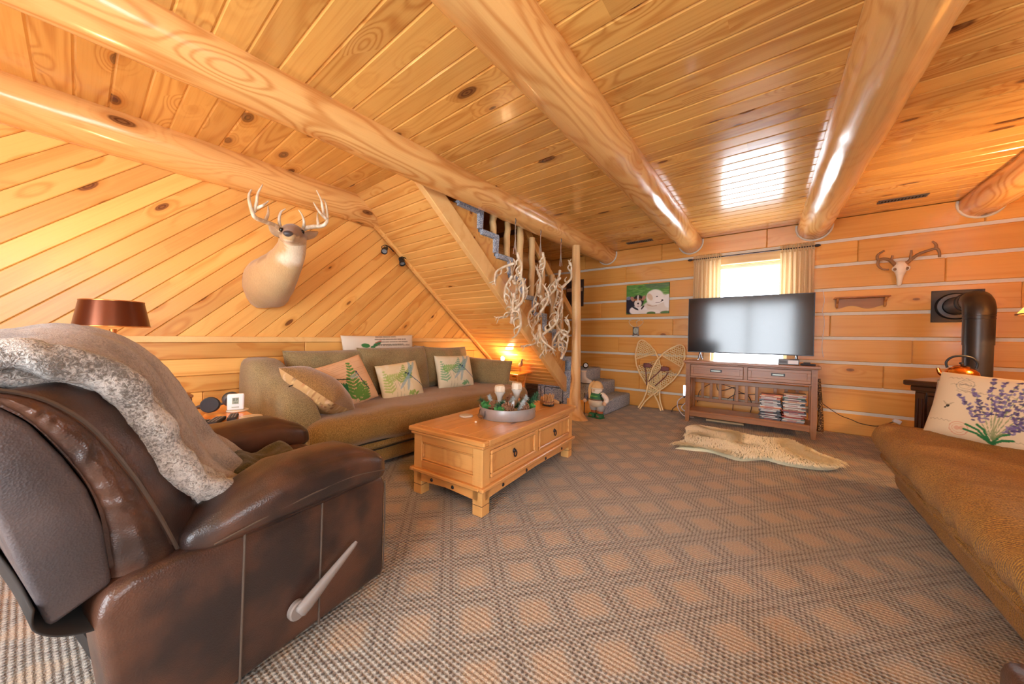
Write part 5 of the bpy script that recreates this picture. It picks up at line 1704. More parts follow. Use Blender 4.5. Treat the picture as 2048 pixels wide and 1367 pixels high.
M['copper'] = plain('copper_kettle', srgb(226, 150, 76), .16, 1.0)
kt = thing('kettle', 'shiny copper kettle with black handle on the stove', 'kettle', (1.165, 4.36, .7285))
obj('body', lathe([(.07, 0), (.088, .012), (.095, .04), (.088, .075), (.062, .105), (.04, .112)], 28), M['copper'], kt, smooth=True, ang=50)
obj('lid', lathe([(.045, .110), (.046, .116), (.03, .125), (.004, .128)], 24), M['copper'], kt, smooth=True)
obj('lid_knob', lathe([(.004, .126), (.006, .132), (.014, .140), (.012, .150), (.002, .153)], 14), M['black_metal'], kt, smooth=True)
obj('handle', tube(smoothpath([(-.072, 0, .105), (-.078, 0, .15), (-.05, 0, .19), (0, 0, .203), (.05, 0, .19), (.078, 0, .15), (.072, 0, .105)], 5), .008, 8), M['black_metal'], kt, smooth=True)
obj('spout', tube(smoothpath([(-.085, 0, .04), (-.11, 0, .06), (-.122, 0, .10)], 5), [.018 - .0008 * i for i in range(11)], 12), M['copper'], kt, smooth=True)

# ------------------------------------------------------------------ lamps
def lampshade_mat(name, col, tl):
    k = NT(name)
    df = k.n('ShaderNodeBsdfDiffuse'); t2 = k.n('ShaderNodeBsdfTranslucent'); mx = k.n('ShaderNodeMixShader'); mx.inputs[0].default_value = tl
    df.inputs[0].default_value = col; t2.inputs[0].default_value = col
    k.link(df.outputs[0], mx.inputs[1]); k.link(t2.outputs[0], mx.inputs[2]); k.link(mx.outputs[0], k.out.inputs[0])
    return k.m
M['shade_r'] = lampshade_mat('parchment_shade', srgb(220, 180, 120), .5)
M['bulb'] = plain('lit_bulb', (1, .9, .7, 1), .3, emit=(1.0, .62, .28, 1), estr=30.0)
M['bronze'] = plain('bronze_shade', srgb(112, 62, 40), .3, .75, var=.12, nscale=6)
M['brass'] = plain('aged_brass', srgb(190, 120, 60), .3, .8)
def bulb_light(parent, loc, watts, col=(1.0, .60, .27), r=.035):
    d = bpy.data.lights.new('bulb_light', 'POINT'); d.energy = watts; d.color = col; d.shadow_soft_size = r
    o = bpy.data.objects.new('bulb_light', d); COL.objects.link(o); o.parent = parent; o.location = loc
lr = thing('floor_lamp', 'floor lamp whose conical parchment shade enters the right edge', 'floor lamp', (1.60, 4.02, 0))
obj('base', lathe([(.15, 0), (.15, .015), (.10, .03), (.02, .04)], 28), M['bronze'], lr, smooth=True)
obj('pole', tube([(0, 0, .03), (0, 0, 1.30)], .012, 10), M['bronze'], lr, smooth=True)
o = obj('lamp_shade', lathe([(.285, 1.24), (.125, 1.50)], 36, cap=False), M['shade_r'], lr, smooth=True)
obj('shade_rim', tube([(.285 * cos(a), .285 * sin(a), 1.24) for a in [2 * pi * k / 36 for k in range(36)]], .005, 6, closed=True), M['bronze'], lr, smooth=True)
obj('bulb', ball(.03, 12, (0, 0, 1.36), (1, 1, 1.2)), M['bulb'], lr, smooth=True)
bulb_light(lr, (0.0, 0, 1.41), 36)
ll = thing('table_lamp', 'table lamp with bronze drum shade behind the recliner', 'table lamp', (-2.80, .115, .551))
obj('base', lathe([(.07, 0), (.072, .012), (.05, .03), (.022, .06), (.03, .12), (.042, .20), (.034, .29), (.016, .34), (.012, .42), (.014, .49)], 24), M['brass'], ll, smooth=True, ang=60)
sh2 = lathe([(.136, .505), (.1375, .505), (.114, .638), (.1125, .638)], 40, cap=False)
obj('lamp_shade', loft([[(r * cos(2 * pi * k / 40), r * sin(2 * pi * k / 40), z) for k in range(40)] for r, z in ((.136, .505), (.139, .505), (.116, .638), (.113, .638))], False, True), M['bronze'], ll, smooth=True, ang=40)
sh2.free()
for z_, r in ((.505, .1385), (.638, .1155)): obj('shade_rim', tube([(r * cos(a), r * sin(a), z_) for a in [2 * pi * k / 40 for k in range(40)]], .003, 6, closed=True), M['brass'], ll, smooth=True)
obj('bulb', ball(.026, 12, (0, 0, .56), (1, 1, 1.25)), M['bulb'], ll, smooth=True)
bulb_light(ll, (0, 0, .60), 9)
# small table behind the sofa with a bare-bulb lamp and a wooden shorebird
tt = thing('corner_table', 'small triangular pine table in the nook under the stairs', 'side table', (-2.92, 3.80, 0))
tri = [(-.24, -.12), (.20, -.18), (.10, .33), (-.05, .33)]
obj('table_top', prism(tri, .022, 'Z', .508, .004), M['amber'], tt)
for p, q in (((-.15, -.06), (.02, .12)), ((.12, -.09), (-.02, .12)), ((.04, .25), (0.0, .06))):
    obj('leg', tube([(p[0], p[1], .508), (q[0], q[1], 0)], .016, 10), M['amber'], tt, smooth=True)
bl2 = thing('accent_lamp', 'small lamp with a glowing bare bulb behind the sofa end', 'lamp', (-3.04, 3.68, .531))
obj('base', lathe([(.045, 0), (.045, .012), (.018, .03), (.012, .10), (.014, .16)], 20), M['brass'], bl2, smooth=True)
obj('bulb', ball(.026, 14, (0, 0, .195), (1, 1, 1.25)), plain('bare_bulb', (1, .9, .7, 1), .3, emit=(1.0, .66, .32, 1), estr=70.0), bl2, smooth=True)
bulb_light(bl2, (.06, -.02, .20), 4.5)
bd = thing('shorebird_figure', 'small carved shorebird on wire legs on the corner table', 'figurine', (-2.86, 3.86, .531))
M['birdgrey'] = plain('bird_paint', srgb(128, 108, 92), .6, var=.3, nscale=30)
rings = [[(c + 0 * 1, w * cos(2 * pi * k / 14), z + h_ * sin(2 * pi * k / 14)) for k in range(14)] for c, w, z, h_ in ((-.075, .004, .115, .005), (-.05, .018, .108, .016), (-.01, .032, .105, .032), (.03, .028, .115, .030), (.05, .016, .14, .018), (.055, .012, .165, .014), (.06, .014, .182, .014), (.068, .008, .185, .010))]
obj('body', loft(rings), M['birdgrey'], bd, (0, 0, 0), (0, 0, -.6), smooth=True, ang=70)
obj('beak', tube([(.066, -.04, .183), (.095, -.06, .176)], [.004, .0015], 6), M['dark'], bd)
for s in (-1, 1): obj('leg', tube([(0, s * .012, 0), (0, s * .010, .085)], .0022, 6), M['iron'], bd)
# ------------------------------------------------------------------ throw pillows
M['pillow_print'] = painted('printed_linen', .9, .3, 420)
def printed_pillow(name, w, h, t, c, yaw, tilt, roll_, canvas, label, backcol, n=110, **kw):
    o = pad(name, w, h, t, c, yaw, tilt, roll_, M['pillow_print'], None, None, n=n, **kw)
    bc_ = srgb(*backcol)[:3]
    canvas.apply(o.data, lambda q: (max(0, min(1, q[0] / w + .5)), max(0, min(1, q[1] / h + .5))) if q[2] >= -1e-4 else bc_)
    return tag(o, label, 'pillow', 'printed throw pillows')
rp = random.Random(4)
cv = Canvas(150, 150, (224, 186, 146))
for k_ in range(26): cv.line([(.05 + .02 * rp.random(), .96 - k_ * .036), (rp.uniform(.5, .97), .96 - k_ * .036 + .01)], .0035, (176, 128, 96), .5)
cv.fern(.42, .10, 1.35, .80, .26, (92, 142, 66), 11); cv.fern(.50, .06, .95, .42, .26, (104, 152, 72), 7); cv.fern(.34, .30, 2.35, .42, .2, (42, 110, 66), 8)
cv.line([(.45, .55), (.25, .62), (.12, .68)], .012, (30, 50, 34)); cv.line([(.66, .62), (.70, .40), (.78, .22)], .009, (52, 62, 82))
cv.ell(.655, .64, .02, .03, (52, 62, 82)); cv.ell(.58, .60, .11, .022, (176, 186, 178), .2, .6); cv.ell(.58, .55, .10, .02, (176, 186, 178), -.1, .6)
printed_pillow('throw_pillow', .42, .42, .15, (-2.88, 1.42, .615), .05, .38, radians(15), cv, 'peach pillow printed with green ferns and a damselfly', (150, 110, 80), seed=11)
def dragonfly_canvas(bg, ferns, blue, seed):
    c = Canvas(150, 140, bg); r = random.Random(seed)
    for _ in range(16): c.ell(r.random(), r.random(), .12, .05, (232, 226, 204), r.random() * 3, .35)
    for x, y_, a, L_ in ((.18, .20, 1.7, .62), (.40, .42, 1.2, .52), (.55, .50, 1.0, .42), (.10, .55, .3, .42)): c.fern(x, y_, a, L_, .15, ferns[r.randrange(len(ferns))], 8, .8)
    for x in (.28, .36, .44): c.line([(x, .05), (x + .02, .3), (x - .03, .60)], .004, (150, 150, 110), .7)
    c.line([(.66, .60), (.80, .44), (.97, .26)], .010, blue)
    c.ell(.64, .62, .035, .045, (40, 62, 84)); c.ell(.58, .67, .022, .022, (34, 60, 84))
    for a, L_ in ((1.25, .40), (.95, .42), (4.0, .42), (4.45, .40)): c.ell(.65 + cos(a) * L_ * .5, .61 + sin(a) * L_ * .5, L_ * .5, .035, (134, 172, 186), a, .65)
    for _ in range(8): c.ell(.68 + r.uniform(-.1, .1), .14 + r.uniform(-.05, .05), .05, .025, ferns[0], r.random() * 3, .8)
    c.line([(.60, .03), (.85, .06)], .008, (110, 130, 140), .7)
    return c
printed_pillow('throw_pillow', .44, .37, .14, (-2.87, 1.925, .585), -.06, .34, radians(5), dragonfly_canvas((226, 212, 172), [(146, 176, 84), (118, 160, 80), (166, 186, 96)], (70, 110, 130), 3), 'cream pillow with yellow-green ferns and a dragonfly, in mid sofa', (214, 200, 164), seed=12)
printed_pillow('throw_pillow', .50, .39, .14, (-2.95, 2.70, .615), -.10, .30, radians(-1), dragonfly_canvas((222, 218, 190), [(118, 176, 128), (130, 184, 96), (100, 162, 136)], (96, 120, 150), 8), 'cream pillow with blue-green ferns and a dragonfly, at the right end', (214, 206, 180), seed=13)
cv = Canvas(260, 90, (224, 214, 196))
cv.ell(.27, .66, .055, .07, (66, 128, 72), -.1); cv.ell(.42, .70, .06, .06, (58, 122, 74), .4); cv.ell(.36, .60, .03, .05, (70, 126, 80)); cv.line([(.40, .74), (.48, .80)], .006, (190, 110, 90)); cv.ell(.44, .55, .012, .03, (206, 70, 80))
for k_ in range(5): cv.line([(.34 + .01 * k_, .5), (.30 + .03 * k_, .2)], .003, (186, 160, 120), .6)
for row, (x0, x1) in enumerate(((.42, .70), (.40, .86), (.43, .88), (.42, .80))):
    x = x0; yy = .93 - row * .085
    while x < x1:
        L_ = rp.uniform(.02, .06); cv.line([(x, yy), (min(x + L_, x1), yy)], .0065, (112, 100, 84), .75); x += L_ + .014
tp = printed_pillow('throw_pillow', .84, .33, .12, (-3.375, 2.015, .865), 0, .12, radians(1.0), cv, 'long white pillow printed with words and a green sprig, behind the cushions', (224, 216, 204), n=130, seed=14)
M['ink'] = plain('brown_ink', srgb(104, 92, 78), .9)
def pillow_text(parent, body, size, x, y_, w, h, t, p=3.2, crown=.5):
    cu = bpy.data.curves.new('printed_words', 'FONT'); cu.body = body; cu.size = size; cu.align_x = 'LEFT'
    tmp = bpy.data.objects.new('tmp', cu); COL.objects.link(tmp)
    bpy.context.view_layer.update()
    me = bpy.data.meshes.new_from_object(tmp.evaluated_get(bpy.context.evaluated_depsgraph_get()))
    bpy.data.objects.remove(tmp); bpy.data.curves.remove(cu)
    for v in me.vertices:
        X_, Y_ = v.co.x + x, v.co.y + y_
        u, vv = min(1, abs(X_ / (w / 2))), min(1, abs(Y_ / (h / 2)))
        v.co = (X_, Y_, t / 2 * (max(0, 1 - u ** p) * max(0, 1 - vv ** p)) ** crown + .009)
    o = obj('printed_words', me, M['ink'], parent)
    return o
pillow_text(tp, 'in it all, a home made from love filled', .026, -.06, .040, .84, .33, .12)
pillow_text(tp, 'with memories of family and friends', .026, -.06, .006, .84, .33, .12)
# the fat tan pillow leaning on the left arm, lace-patterned on its under side
cv = Canvas(140, 140, (196, 160, 110))
for _ in range(260):
    cv.ell(rp.random(), rp.random(), rp.uniform(.008, .03), rp.uniform(.008, .03), rp.choice([(224, 196, 140), (150, 106, 70), (216, 186, 150), (120, 90, 70), (190, 130, 90)]), rp.random() * 3, .8)
M['tanpile'] = fabric('tan_velvet', srgb(112, 80, 40), srgb(162, 124, 70), 200, sheen=.6)
tpl = thing('throw_pillow', 'plump tan velvet pillow with a lacy floral underside against the sofa arm', 'pillow', (-2.72, 1.12, .60))
R_ = Matrix.Identity(4)
ex = Vector((.56, .27, -.31)).normalized(); nz_ = Vector((.30, .62, .72)); nz_ = (nz_ - ex * nz_.dot(ex)).normalized(); ey = nz_.cross(ex)
R_ = Matrix(((ex.x, ey.x, nz_.x, 0), (ex.y, ey.y, nz_.y, 0), (ex.z, ey.z, nz_.z, 0), (0, 0, 0, 1)))
for top_ in (True, False):
    bm = cushion(.52, .36, .27, 60, 2.4, .05, 0, 3, .010, crown=.55)
    kill = [f for f in bm.faces if (f.calc_center_median().z > 0) != top_]
    bmesh.ops.delete(bm, geom=kill, context='FACES')
    me = finish(bm, True, 80)
    o = obj('velvet_side' if top_ else 'lace_side', me, M['tanpile'] if top_ else M['pillow_print'], tpl)
    if not top_: cv.apply(me, lambda q: (max(0, min(1, q[0] / .52 + .5)), max(0, min(1, q[1] / .36 + .5))))
    o.matrix_local = R_
# lavender pillow on the right sofa, and the brown one behind it
cv = Canvas(230, 170, (222, 200, 164))
for k_ in range(7):
    yy = rp.choice([.93, .90, .80, .70, .25, .13, .08]); x0 = rp.uniform(.02, .7)
    cv.line([(x0 + i * .012, yy + .012 * sin(i * 1.9 + k_)) for i in range(16)], .0025, (150, 128, 104), .6)
cv.ring(.26, .80, .062, .004, (112, 108, 104), .8); cv.ring(.26, .80, .042, .003, (112, 108, 104), .7); cv.line([(.23, .80), (.26, .82), (.29, .79)], .004, (120, 112, 104), .7)
cv.ring(.30, .17, .066, .006, (206, 120, 96), .8); cv.ring(.30, .17, .045, .004, (206, 120, 96), .6); cv.ell(.29, .17, .02, .03, (206, 120, 96), 0, .5); cv.ell(.32, .18, .015, .03, (206, 120, 96), 0, .5)
cv.ell(.185, .47, .016, .022, (52, 50, 46)); cv.ell(.17, .44, .010, .012, (60, 52, 40)); cv.ell(.205, .50, .03, .008, (160, 140, 110), .6, .6); cv.ell(.16, .50, .03, .008, (160, 140, 110), 2.4, .6)
for a, L_ in ((2.3, .26), (2.0, .24), (2.55, .22), (1.0, .2), (.6, .16)): cv.line([(.52, .05), (.52 + cos(a) * L_ * .5, .05 + sin(a) * L_ * .75), (.52 + cos(a) * L_, .05 + sin(a) * L_)], .010, (48, 116, 66))
for tx, ty in ((.42, .93), (.50, .90), (.58, .91), (.33, .74), (.25, .64), (.66, .96), (.76, .90), (.86, .80), (.92, .70), (.80, .55), (.76, .42)):
    cv.line([(.53, .10), (.53 + (tx - .53) * .4, .10 + (ty - .10) * .5), (tx, ty)], .0035, (120, 136, 84), .8)
    for q in range(9):
        t_ = .42 + .58 * q / 8
        X_ = .53 + (tx - .53) * (t_ ** 1.1); Y_ = .10 + (ty - .10) * t_
        for _ in range(4): cv.ell(X_ + rp.uniform(-.03, .03) * (1.2 - .8 * (q / 8)), Y_ + rp.uniform(-.015, .015), .016, .012, rp.choice([(92, 78, 120), (112, 96, 140), (76, 66, 100), (132, 118, 150)]), rp.random() * 3, .9)
lp = printed_pillow('throw_pillow', .60, .43, .15, (1.045, 3.325, .625), radians(-132), .30, radians(-2), cv, 'cream pillow printed with purple lavender and a bee', (214, 194, 160), n=170, seed=15)
o = pad('throw_pillow', .40, .36, .16, (1.02, 3.56, .60), radians(-125), .35, 0, M['tanpile'], seed=16)
tag(o, 'plain tan pillow tucked behind the lavender pillow', 'pillow')

# ------------------------------------------------------------------ sheepskin
ol = [(-.74, 3.46), (-.60, 3.50), (-.466, 3.55), (-.34, 3.50), (-.231, 3.47), (-.14, 3.56), (-.065, 3.64), (.05, 3.60), (.165, 3.61), (.30, 3.66), (.385, 3.75), (.42, 3.88), (.34, 4.02), (.20, 4.20), (.13, 4.34), (.04, 4.42), (-.12, 4.36), (-.30, 4.37), (-.45, 4.43), (-.60, 4.46), (-.72, 4.44), (-.78, 4.36), (-.76, 4.05), (-.70, 3.80)]
olp = [(p.x, p.y) for p in smoothpath([(x, y_, 0) for x, y_ in ol + [ol[0]]], 4)][:-1]
rc_ = Vector((-.18, 3.96))
sk2 = thing('sheepskin_rug', 'honey coloured sheepskin rug in front of the console', 'rug', (rc_.x, rc_.y, 0))
b = bmesh.new()
NR = 14
rows_ = []
for j in range(NR + 1):
    s = j / NR
    row = []
    for (x, y_) in olp:
        px_, py_ = (x - rc_.x) * s, (y_ - rc_.y) * s
        z_ = .034 * (1 - s ** 6) + .010 * noise.noise(Vector((px_ * 9, py_ * 9, 0))) * (1 - s) + .002
        row.append(b.verts.new((px_, py_, max(.002, z_))) if j else None)
    rows_.append(row)
cvx = b.verts.new((0, 0, .034)); n_ = len(olp)
for k in range(n_): b.faces.new((cvx, rows_[1][k], rows_[1][(k + 1) % n_]))
for j in range(1, NR):
    for k in range(n_): b.faces.new((rows_[j][k], rows_[j + 1][k], rows_[j + 1][(k + 1) % n_], rows_[j][(k + 1) % n_]))
M['skin'] = plain('sheepskin', srgb(252, 236, 206), .95, var=.22, nscale=110, bump=.8)
obj('pelt', b, M['skin'], sk2, smooth=True, ang=80)
def inside(x, y_):
    c = False; j = n_ - 1
    for i in range(n_):
        (xi, yi), (xj, yj) = olp[i], olp[j]
        if (yi > y_) != (yj > y_) and x < (xj - xi) * (y_ - yi) / (yj - yi) + xi: c = not c
        j = i
    return c
vt, fc = [], []
rw = random.Random(9)
while len(fc) < 22000:
    x, y_ = rw.uniform(-.80, .44), rw.uniform(3.44, 4.48)
    if not inside(x, y_): continue
    a = atan2(y_ - rc_.y, x - rc_.x) * .4 + noise.noise(Vector((x * 3, y_ * 3, 0))) * 2.5 - .9
    L_ = rw.uniform(.045, .085); w_ = .005
    dx, dy = cos(a), sin(a)
    z0 = .026; i0 = len(vt)
    px_, py_ = x - rc_.x, y_ - rc_.y
    vt += [(px_ - dy * w_, py_ + dx * w_, z0), (px_ + dy * w_, py_ - dx * w_, z0), (px_ + dx * L_ * .6 + dy * w_ * .7, py_ + dy * L_ * .6 - dx * w_ * .7, z0 + .024), (px_ + dx * L_ * .6 - dy * w_ * .7, py_ + dy * L_ * .6 + dx * w_ * .7, z0 + .024), (px_ + dx * L_, py_ + dy * L_, z0 + rw.uniform(.0, .014))]
    fc += [(i0, i0 + 1, i0 + 2, i0 + 3), (i0 + 3, i0 + 2, i0 + 4)]
me = bpy.data.meshes.new('fleece'); me.from_pydata(vt, [], fc)
o = obj('fleece', me, M['skin'], sk2); o['kind'] = 'stuff'

# ------------------------------------------------------------------ on the coffee table
def on_table(x, y_): return TC + cxv * x + cyv * y_ + Vector((0, 0, .4402))
M['galv'] = plain('galvanised', srgb(188, 190, 192), .38, .6, var=.18, nscale=18)
tr_c = Vector((-1.585, 1.985, .4405))
ty = thing('round_tray', 'round galvanised metal tray with a wooden-grip handle', 'tray', tr_c)
R0 = .208
obj('tray', loft([[(r * cos(2 * pi * k / 56), r * sin(2 * pi * k / 56), z_) for k in range(56)] for r, z_ in ((R0 - .004, 0), (R0, .004), (R0, .074), (R0 + .004, .076), (R0 - .001, .078), (R0 - .004, .074), (R0 - .006, .006))]), M['galv'], ty, smooth=True, ang=50)
obj('rolled_rim', tube([(R0 * cos(a), R0 * sin(a), .076) for a in [2 * pi * k / 56 for k in range(56)]], .004, 6, closed=True), M['galv'], ty, smooth=True)
wood_grip = wood('tray_grip', srgb(128, 88, 58), srgb(90, 56, 34), knots=0)
for ha in (radians(-112), radians(68)):
    f_ = lambda a, r, z_: (r * cos(a), r * sin(a), z_)
    obj('bail', tube([f_(ha - .20, R0 + .003, .062), f_(ha - .22, R0 + .012, .02), f_(ha, R0 + .020, .016), f_(ha + .22, R0 + .012, .02), f_(ha + .20, R0 + .003, .062)], .0025, 6), M['iron'], ty)
    obj('grip', tube([f_(ha - .16, R0 + .016, .018), f_(ha, R0 + .021, .018), f_(ha + .16, R0 + .016, .018)], [.009, .012, .009], 10), wood_grip, ty, smooth=True)
M['ceramic'] = plain('white_ceramic', srgb(206, 200, 190), .4, var=.08)
M['wax'] = plain('candle_wax', srgb(226, 206, 174), .6, var=.15, nscale=60, bump=.4)
for (dx, dy, hh, lb) in ((-.115, .045, .150, 'white pedestal candle holder with candle, the nearer one in the tray'), (-.015, .13, .172, 'white pedestal candle holder with candle, the farther one in the tray')):
    t = thing('candle_holder', lb, 'candle', tr_c + Vector((dx, dy, .0062)), 0, 'candle holders in the tray')
    obj('pedestal', lathe([(.045, 0), (.045, .008), (.020, .03), (.016, hh * .5), (.024, hh * .8), (.042, hh), (.042, hh + .006), (.036, hh + .006)], 22), M['ceramic'], t, smooth=True, ang=50)
    bm = lathe([(.036, hh + .0065), (.037, hh + .05), (.034, hh + .056), (.02, hh + .052)], 18); wobble(bm, .004, 40, dx)
    obj('candle', bm, M['wax'], t, smooth=True)
    obj('bark_band', loft([[((r + .003 * sin(5 * q + dx * 50)) * cos(q), (r + .003 * sin(7 * q)) * sin(q), z_) for q in [2 * pi * k / 18 for k in range(18)]] for r, z_ in ((.038, hh + .008), (.040, hh + .03), (.038, hh + .046))], False), M['bone'], t, smooth=True)
# pine cones
M['cone'] = plain('cone_scale', srgb(150, 108, 78), .7, var=.4, nscale=60)
def cone_bm(h, r, seed):
    bm = lathe([(r * .3, 0), (r * .55, h * .15), (r * .5, h * .5), (r * .2, h * .9), (.001, h)], 10)
    q = 0
    for ring in range(9):
        s = ring / 8; z_ = h * (.06 + .86 * s); rr = r * (sin(pi * (.25 + .68 * s)) ** .9); n = 9 if ring < 6 else 6
        for k in range(n):
            a = 2 * pi * (k + .5 * (ring % 2)) / n
            c = Vector((cos(a), sin(a), 0)); tng = Vector((-sin(a), cos(a), 0))
            w_ = r * .32 * (1 - .4 * s); base = c * rr * .45 + Vector((0, 0, z_)); tip = c * rr + Vector((0, 0, z_ + h * .10))
            v_ = [bm.verts.new(p) for p in (base - tng * w_ * .5, base + tng * w_ * .5, tip + tng * w_ * .55, tip + c * r * .08 + Vector((0, 0, h * .02)), tip - tng * w_ * .55, tip + Vector((0, 0, h * .05)))]
            for f in ((0, 1, 2, 3, 4), (0, 5, 1), (1, 5, 2), (2, 5, 3), (3, 5, 4), (4, 5, 0)): bm.faces.new([v_[i] for i in f])
    return bm
cme = finish(cone_bm(.10, .044, 1)); cme.materials.append(M['cone'])
cone_spots = [(-.035, -.110, .045, .9, .5, 1.0, 'large pine cone at the near rim of the tray, left of centre'), (.105, -.075, .045, 1.0, -.3, 1.05, 'large upright pine cone at the right front of the tray'), (.055, -.105, .035, 1.4, .9, .8, 'small pine cone tipped over at the front of the tray'), (-.02, .02, .075, .4, 2.0, .8, 'pine cone below the nearer candle'), (.155, .01, .05, .8, .2, .85, 'pine cone at the right rim of the tray'), (.07, .085, .07, .5, 2.6, .8, 'pine cone below the farther candle'), (.015, -.145, .035, 1.2, 2.3, .75, 'small pine cone leaning on the tray rim')]
for x, y_, z_, tx, tz, sc, lb in cone_spots:
    o = obj('pine_cone', cme, None, None, tr_c + Vector((x, y_, z_ + .012)), (tx, .2, tz)); o.scale = (sc, sc, sc)
    tag(o, lb, 'pine cone', 'pine cones in the tray')
# sprigs
def sprig_bm(seed, n=200, L_=.10, nl=.034):
    r = random.Random(seed); bm = tube([(0, 0, 0), (L_ * .5, 0, .012), (L_, 0, .02)], .002, 5)
    for i in range(n):
        t = r.random(); p = Vector((L_ * t, 0, .02 * t)); a = r.uniform(0, 2 * pi)
        d = Vector((.45, cos(a), sin(a) * .9)).normalized(); l = nl * r.uniform(.6, 1.1)
        sd_ = d.orthogonal().normalized() * .0019
        v_ = [bm.verts.new(q) for q in (p - sd_, p + sd_, p + d * l)]
        bm.faces.new(v_)
        sd2_ = d.cross(sd_).normalized() * .0019
        v_ = [bm.verts.new(q) for q in (p - sd2_, p + sd2_, p + d * l)]
        bm.faces.new(v_)
    return bm
M['needle'] = plain('pine_needle', srgb(62, 106, 74), .6, var=.35, nscale=40)
M['frost'] = plain('frosted_needle', srgb(186, 196, 196), .6, var=.25, nscale=40)
M['leafy'] = plain('green_leaf', srgb(72, 142, 70), .6, var=.25, nscale=40)
spm = []
for mt in (M['needle'], M['frost']):
    me = finish(sprig_bm(len(spm) + 1)); me.materials.append(mt); spm.append(me)
sp_list = [(0, .05, .02, .06, .9, 'dark green fir sprig in the middle of the tray'), (0, -.03, -.06, .055, -.6, 'dark green fir sprig between the front cones'), (0, .12, .05, .08, .4, 'dark green fir sprig rising at the right of the tray'), (0, .10, .12, .085, 1.2, 'dark green fir sprig at the back right of the tray'), (0, -.10, -.07, .05, 3.6, 'dark green fir sprig at the left front of the tray'), (0, .03, -.10, .05, -1.3, 'dark green fir sprig over the near rim'),
           (1, -.13, -.02, .065, 2.9, 'frosted fir sprig at the left rim of the tray'), (1, -.11, .05, .085, 2.2, 'frosted fir sprig standing behind the left candle'), (1, .02, -.03, .08, .3, 'frosted fir sprig above the middle cones'), (1, .14, -.05, .07, -.2, 'frosted fir sprig by the right rim'), (1, .12, .0, .09, 1.0, 'frosted fir sprig by the farther candle')]
for mt, x, y_, z_, a, lb in sp_list:
    o = obj('fir_sprig', spm[mt], None, None, tr_c + Vector((x, y_, z_)), (0, -.7 if mt else -.45, a)); sc_ = .8 if mt else 1.1; o.scale = (sc_, sc_, sc_)
    tag(o, lb, 'greenery', 'greenery in the tray')
for x, y_, lb in ((-.125, -.10, 'bright green leaf clump at the left front rim'), (-.05, -.165, 'bright green leaf clump under the large left cone'), (.06, -.165, 'bright green leaf clump between the front cones'), (.165, .06, 'bright green leaf clump at the right rim')):
    bm = bmesh.new(); r = random.Random(int(x * 1000))
    for i in range(26):
        a, e = r.uniform(0, 2 * pi), r.uniform(.2, 1.0)
        d = Vector((cos(a) * e, sin(a) * e, .7)).normalized(); s_ = d.orthogonal().normalized(); p = d * .012; l = .044
        v_ = [bm.verts.new(q) for q in (p, p + d * l * .5 + s_ * .015, p + d * l, p + d * l * .5 - s_ * .015)]; bm.faces.new(v_)
    o = obj('leaf_clump', bm, M['leafy'], None, tr_c + Vector((x, y_, .058))); tag(o, lb, 'greenery', 'greenery in the tray')
obj_c = lathe([(.046, 0), (.05, .002), (.05, .008), (.046, .010), (.040, .009)], 32)
M['coaster'] = plain('stone_coaster', srgb(214, 202, 184), .6, var=.06); M['coaster_in'] = plain('coaster_inlay', srgb(196, 182, 160), .7, var=.12, nscale=60)
def coaster(p, label, sc=1.0):
    t = thing('coaster', label, 'coaster', p, 0, 'round coasters')
    o = obj('disc', lathe([(.046 * sc, 0), (.05 * sc, .002), (.05 * sc, .008), (.046 * sc, .010)], 32), M['coaster'], t, smooth=True, ang=40)
    obj('inlay', cyl(.036 * sc, .010, .0106, 28), M['coaster_in'], t)
obj_c.free()
coaster((-1.80, 1.765, .4405), 'round cream coaster on the coffee table left of the tray')
o = obj('wrapped_sweet', ball(.007, 10, (0, 0, .007), (1.3, 1, 1)), plain('sweet', srgb(240, 226, 206), .4), None, (-1.612, 1.672, .4403)); tag(o, 'tiny white sweet on the coffee table in front of the tray', 'sweet')
# raffia bundle on a dark stand and a tapered bark roll
M['raffia'] = plain('raffia', srgb(196, 152, 100), .7, var=.35, nscale=50)
rb = thing('raffia_bundle', 'tied bundle of raffia strands on a small black stand', 'ornament', (-1.548, 2.50, .4405))
obj('stand', softbox(-.045, .045, -.03, .03, 0, .016, .008, 4), M['black_metal'], rb, smooth=True)
bm = bmesh.new(); r = random.Random(12)
for i in range(46):
    a = i * 2.399; rr = .036 * sqrt((i + .5) / 46)
    x, y_ = rr * cos(a), rr * sin(a)
    tube([(x * 1.1, y_ * 1.1, .016), (x * 1.25 + r.uniform(-.006, .006), y_ * 1.25, .045), (x * 1.1 + r.uniform(-.012, .012), y_ * 1.2 + r.uniform(-.012, .012), r.uniform(.07, .105))], .0035, 5, bm=bm)
o = obj('strands', bm, M['raffia'], rb, smooth=True); o['kind'] = 'stuff'
obj('tie', tube([(.046 * cos(a), .046 * sin(a), .04) for a in [2 * pi * k / 20 for k in range(20)]], .003, 5, closed=True), M['strap'], rb)
br_ = thing('bark_roll', 'tapered roll of pale bark lying behind the raffia bundle', 'ornament', (-1.60, 2.585, .4405), 0.55)
bm = tube([(-.07, 0, .034), (0, 0, .03), (.06, 0, .02), (.10, 0, .012)], [.034, .030, .020, .010], 14); wobble(bm, .004, 30, 2)
obj('roll', bm, M['raffia'], br_, smooth=True); obj('tip', ball(.012, 8, (.105, 0, .013)), M['dark'], br_, smooth=True)

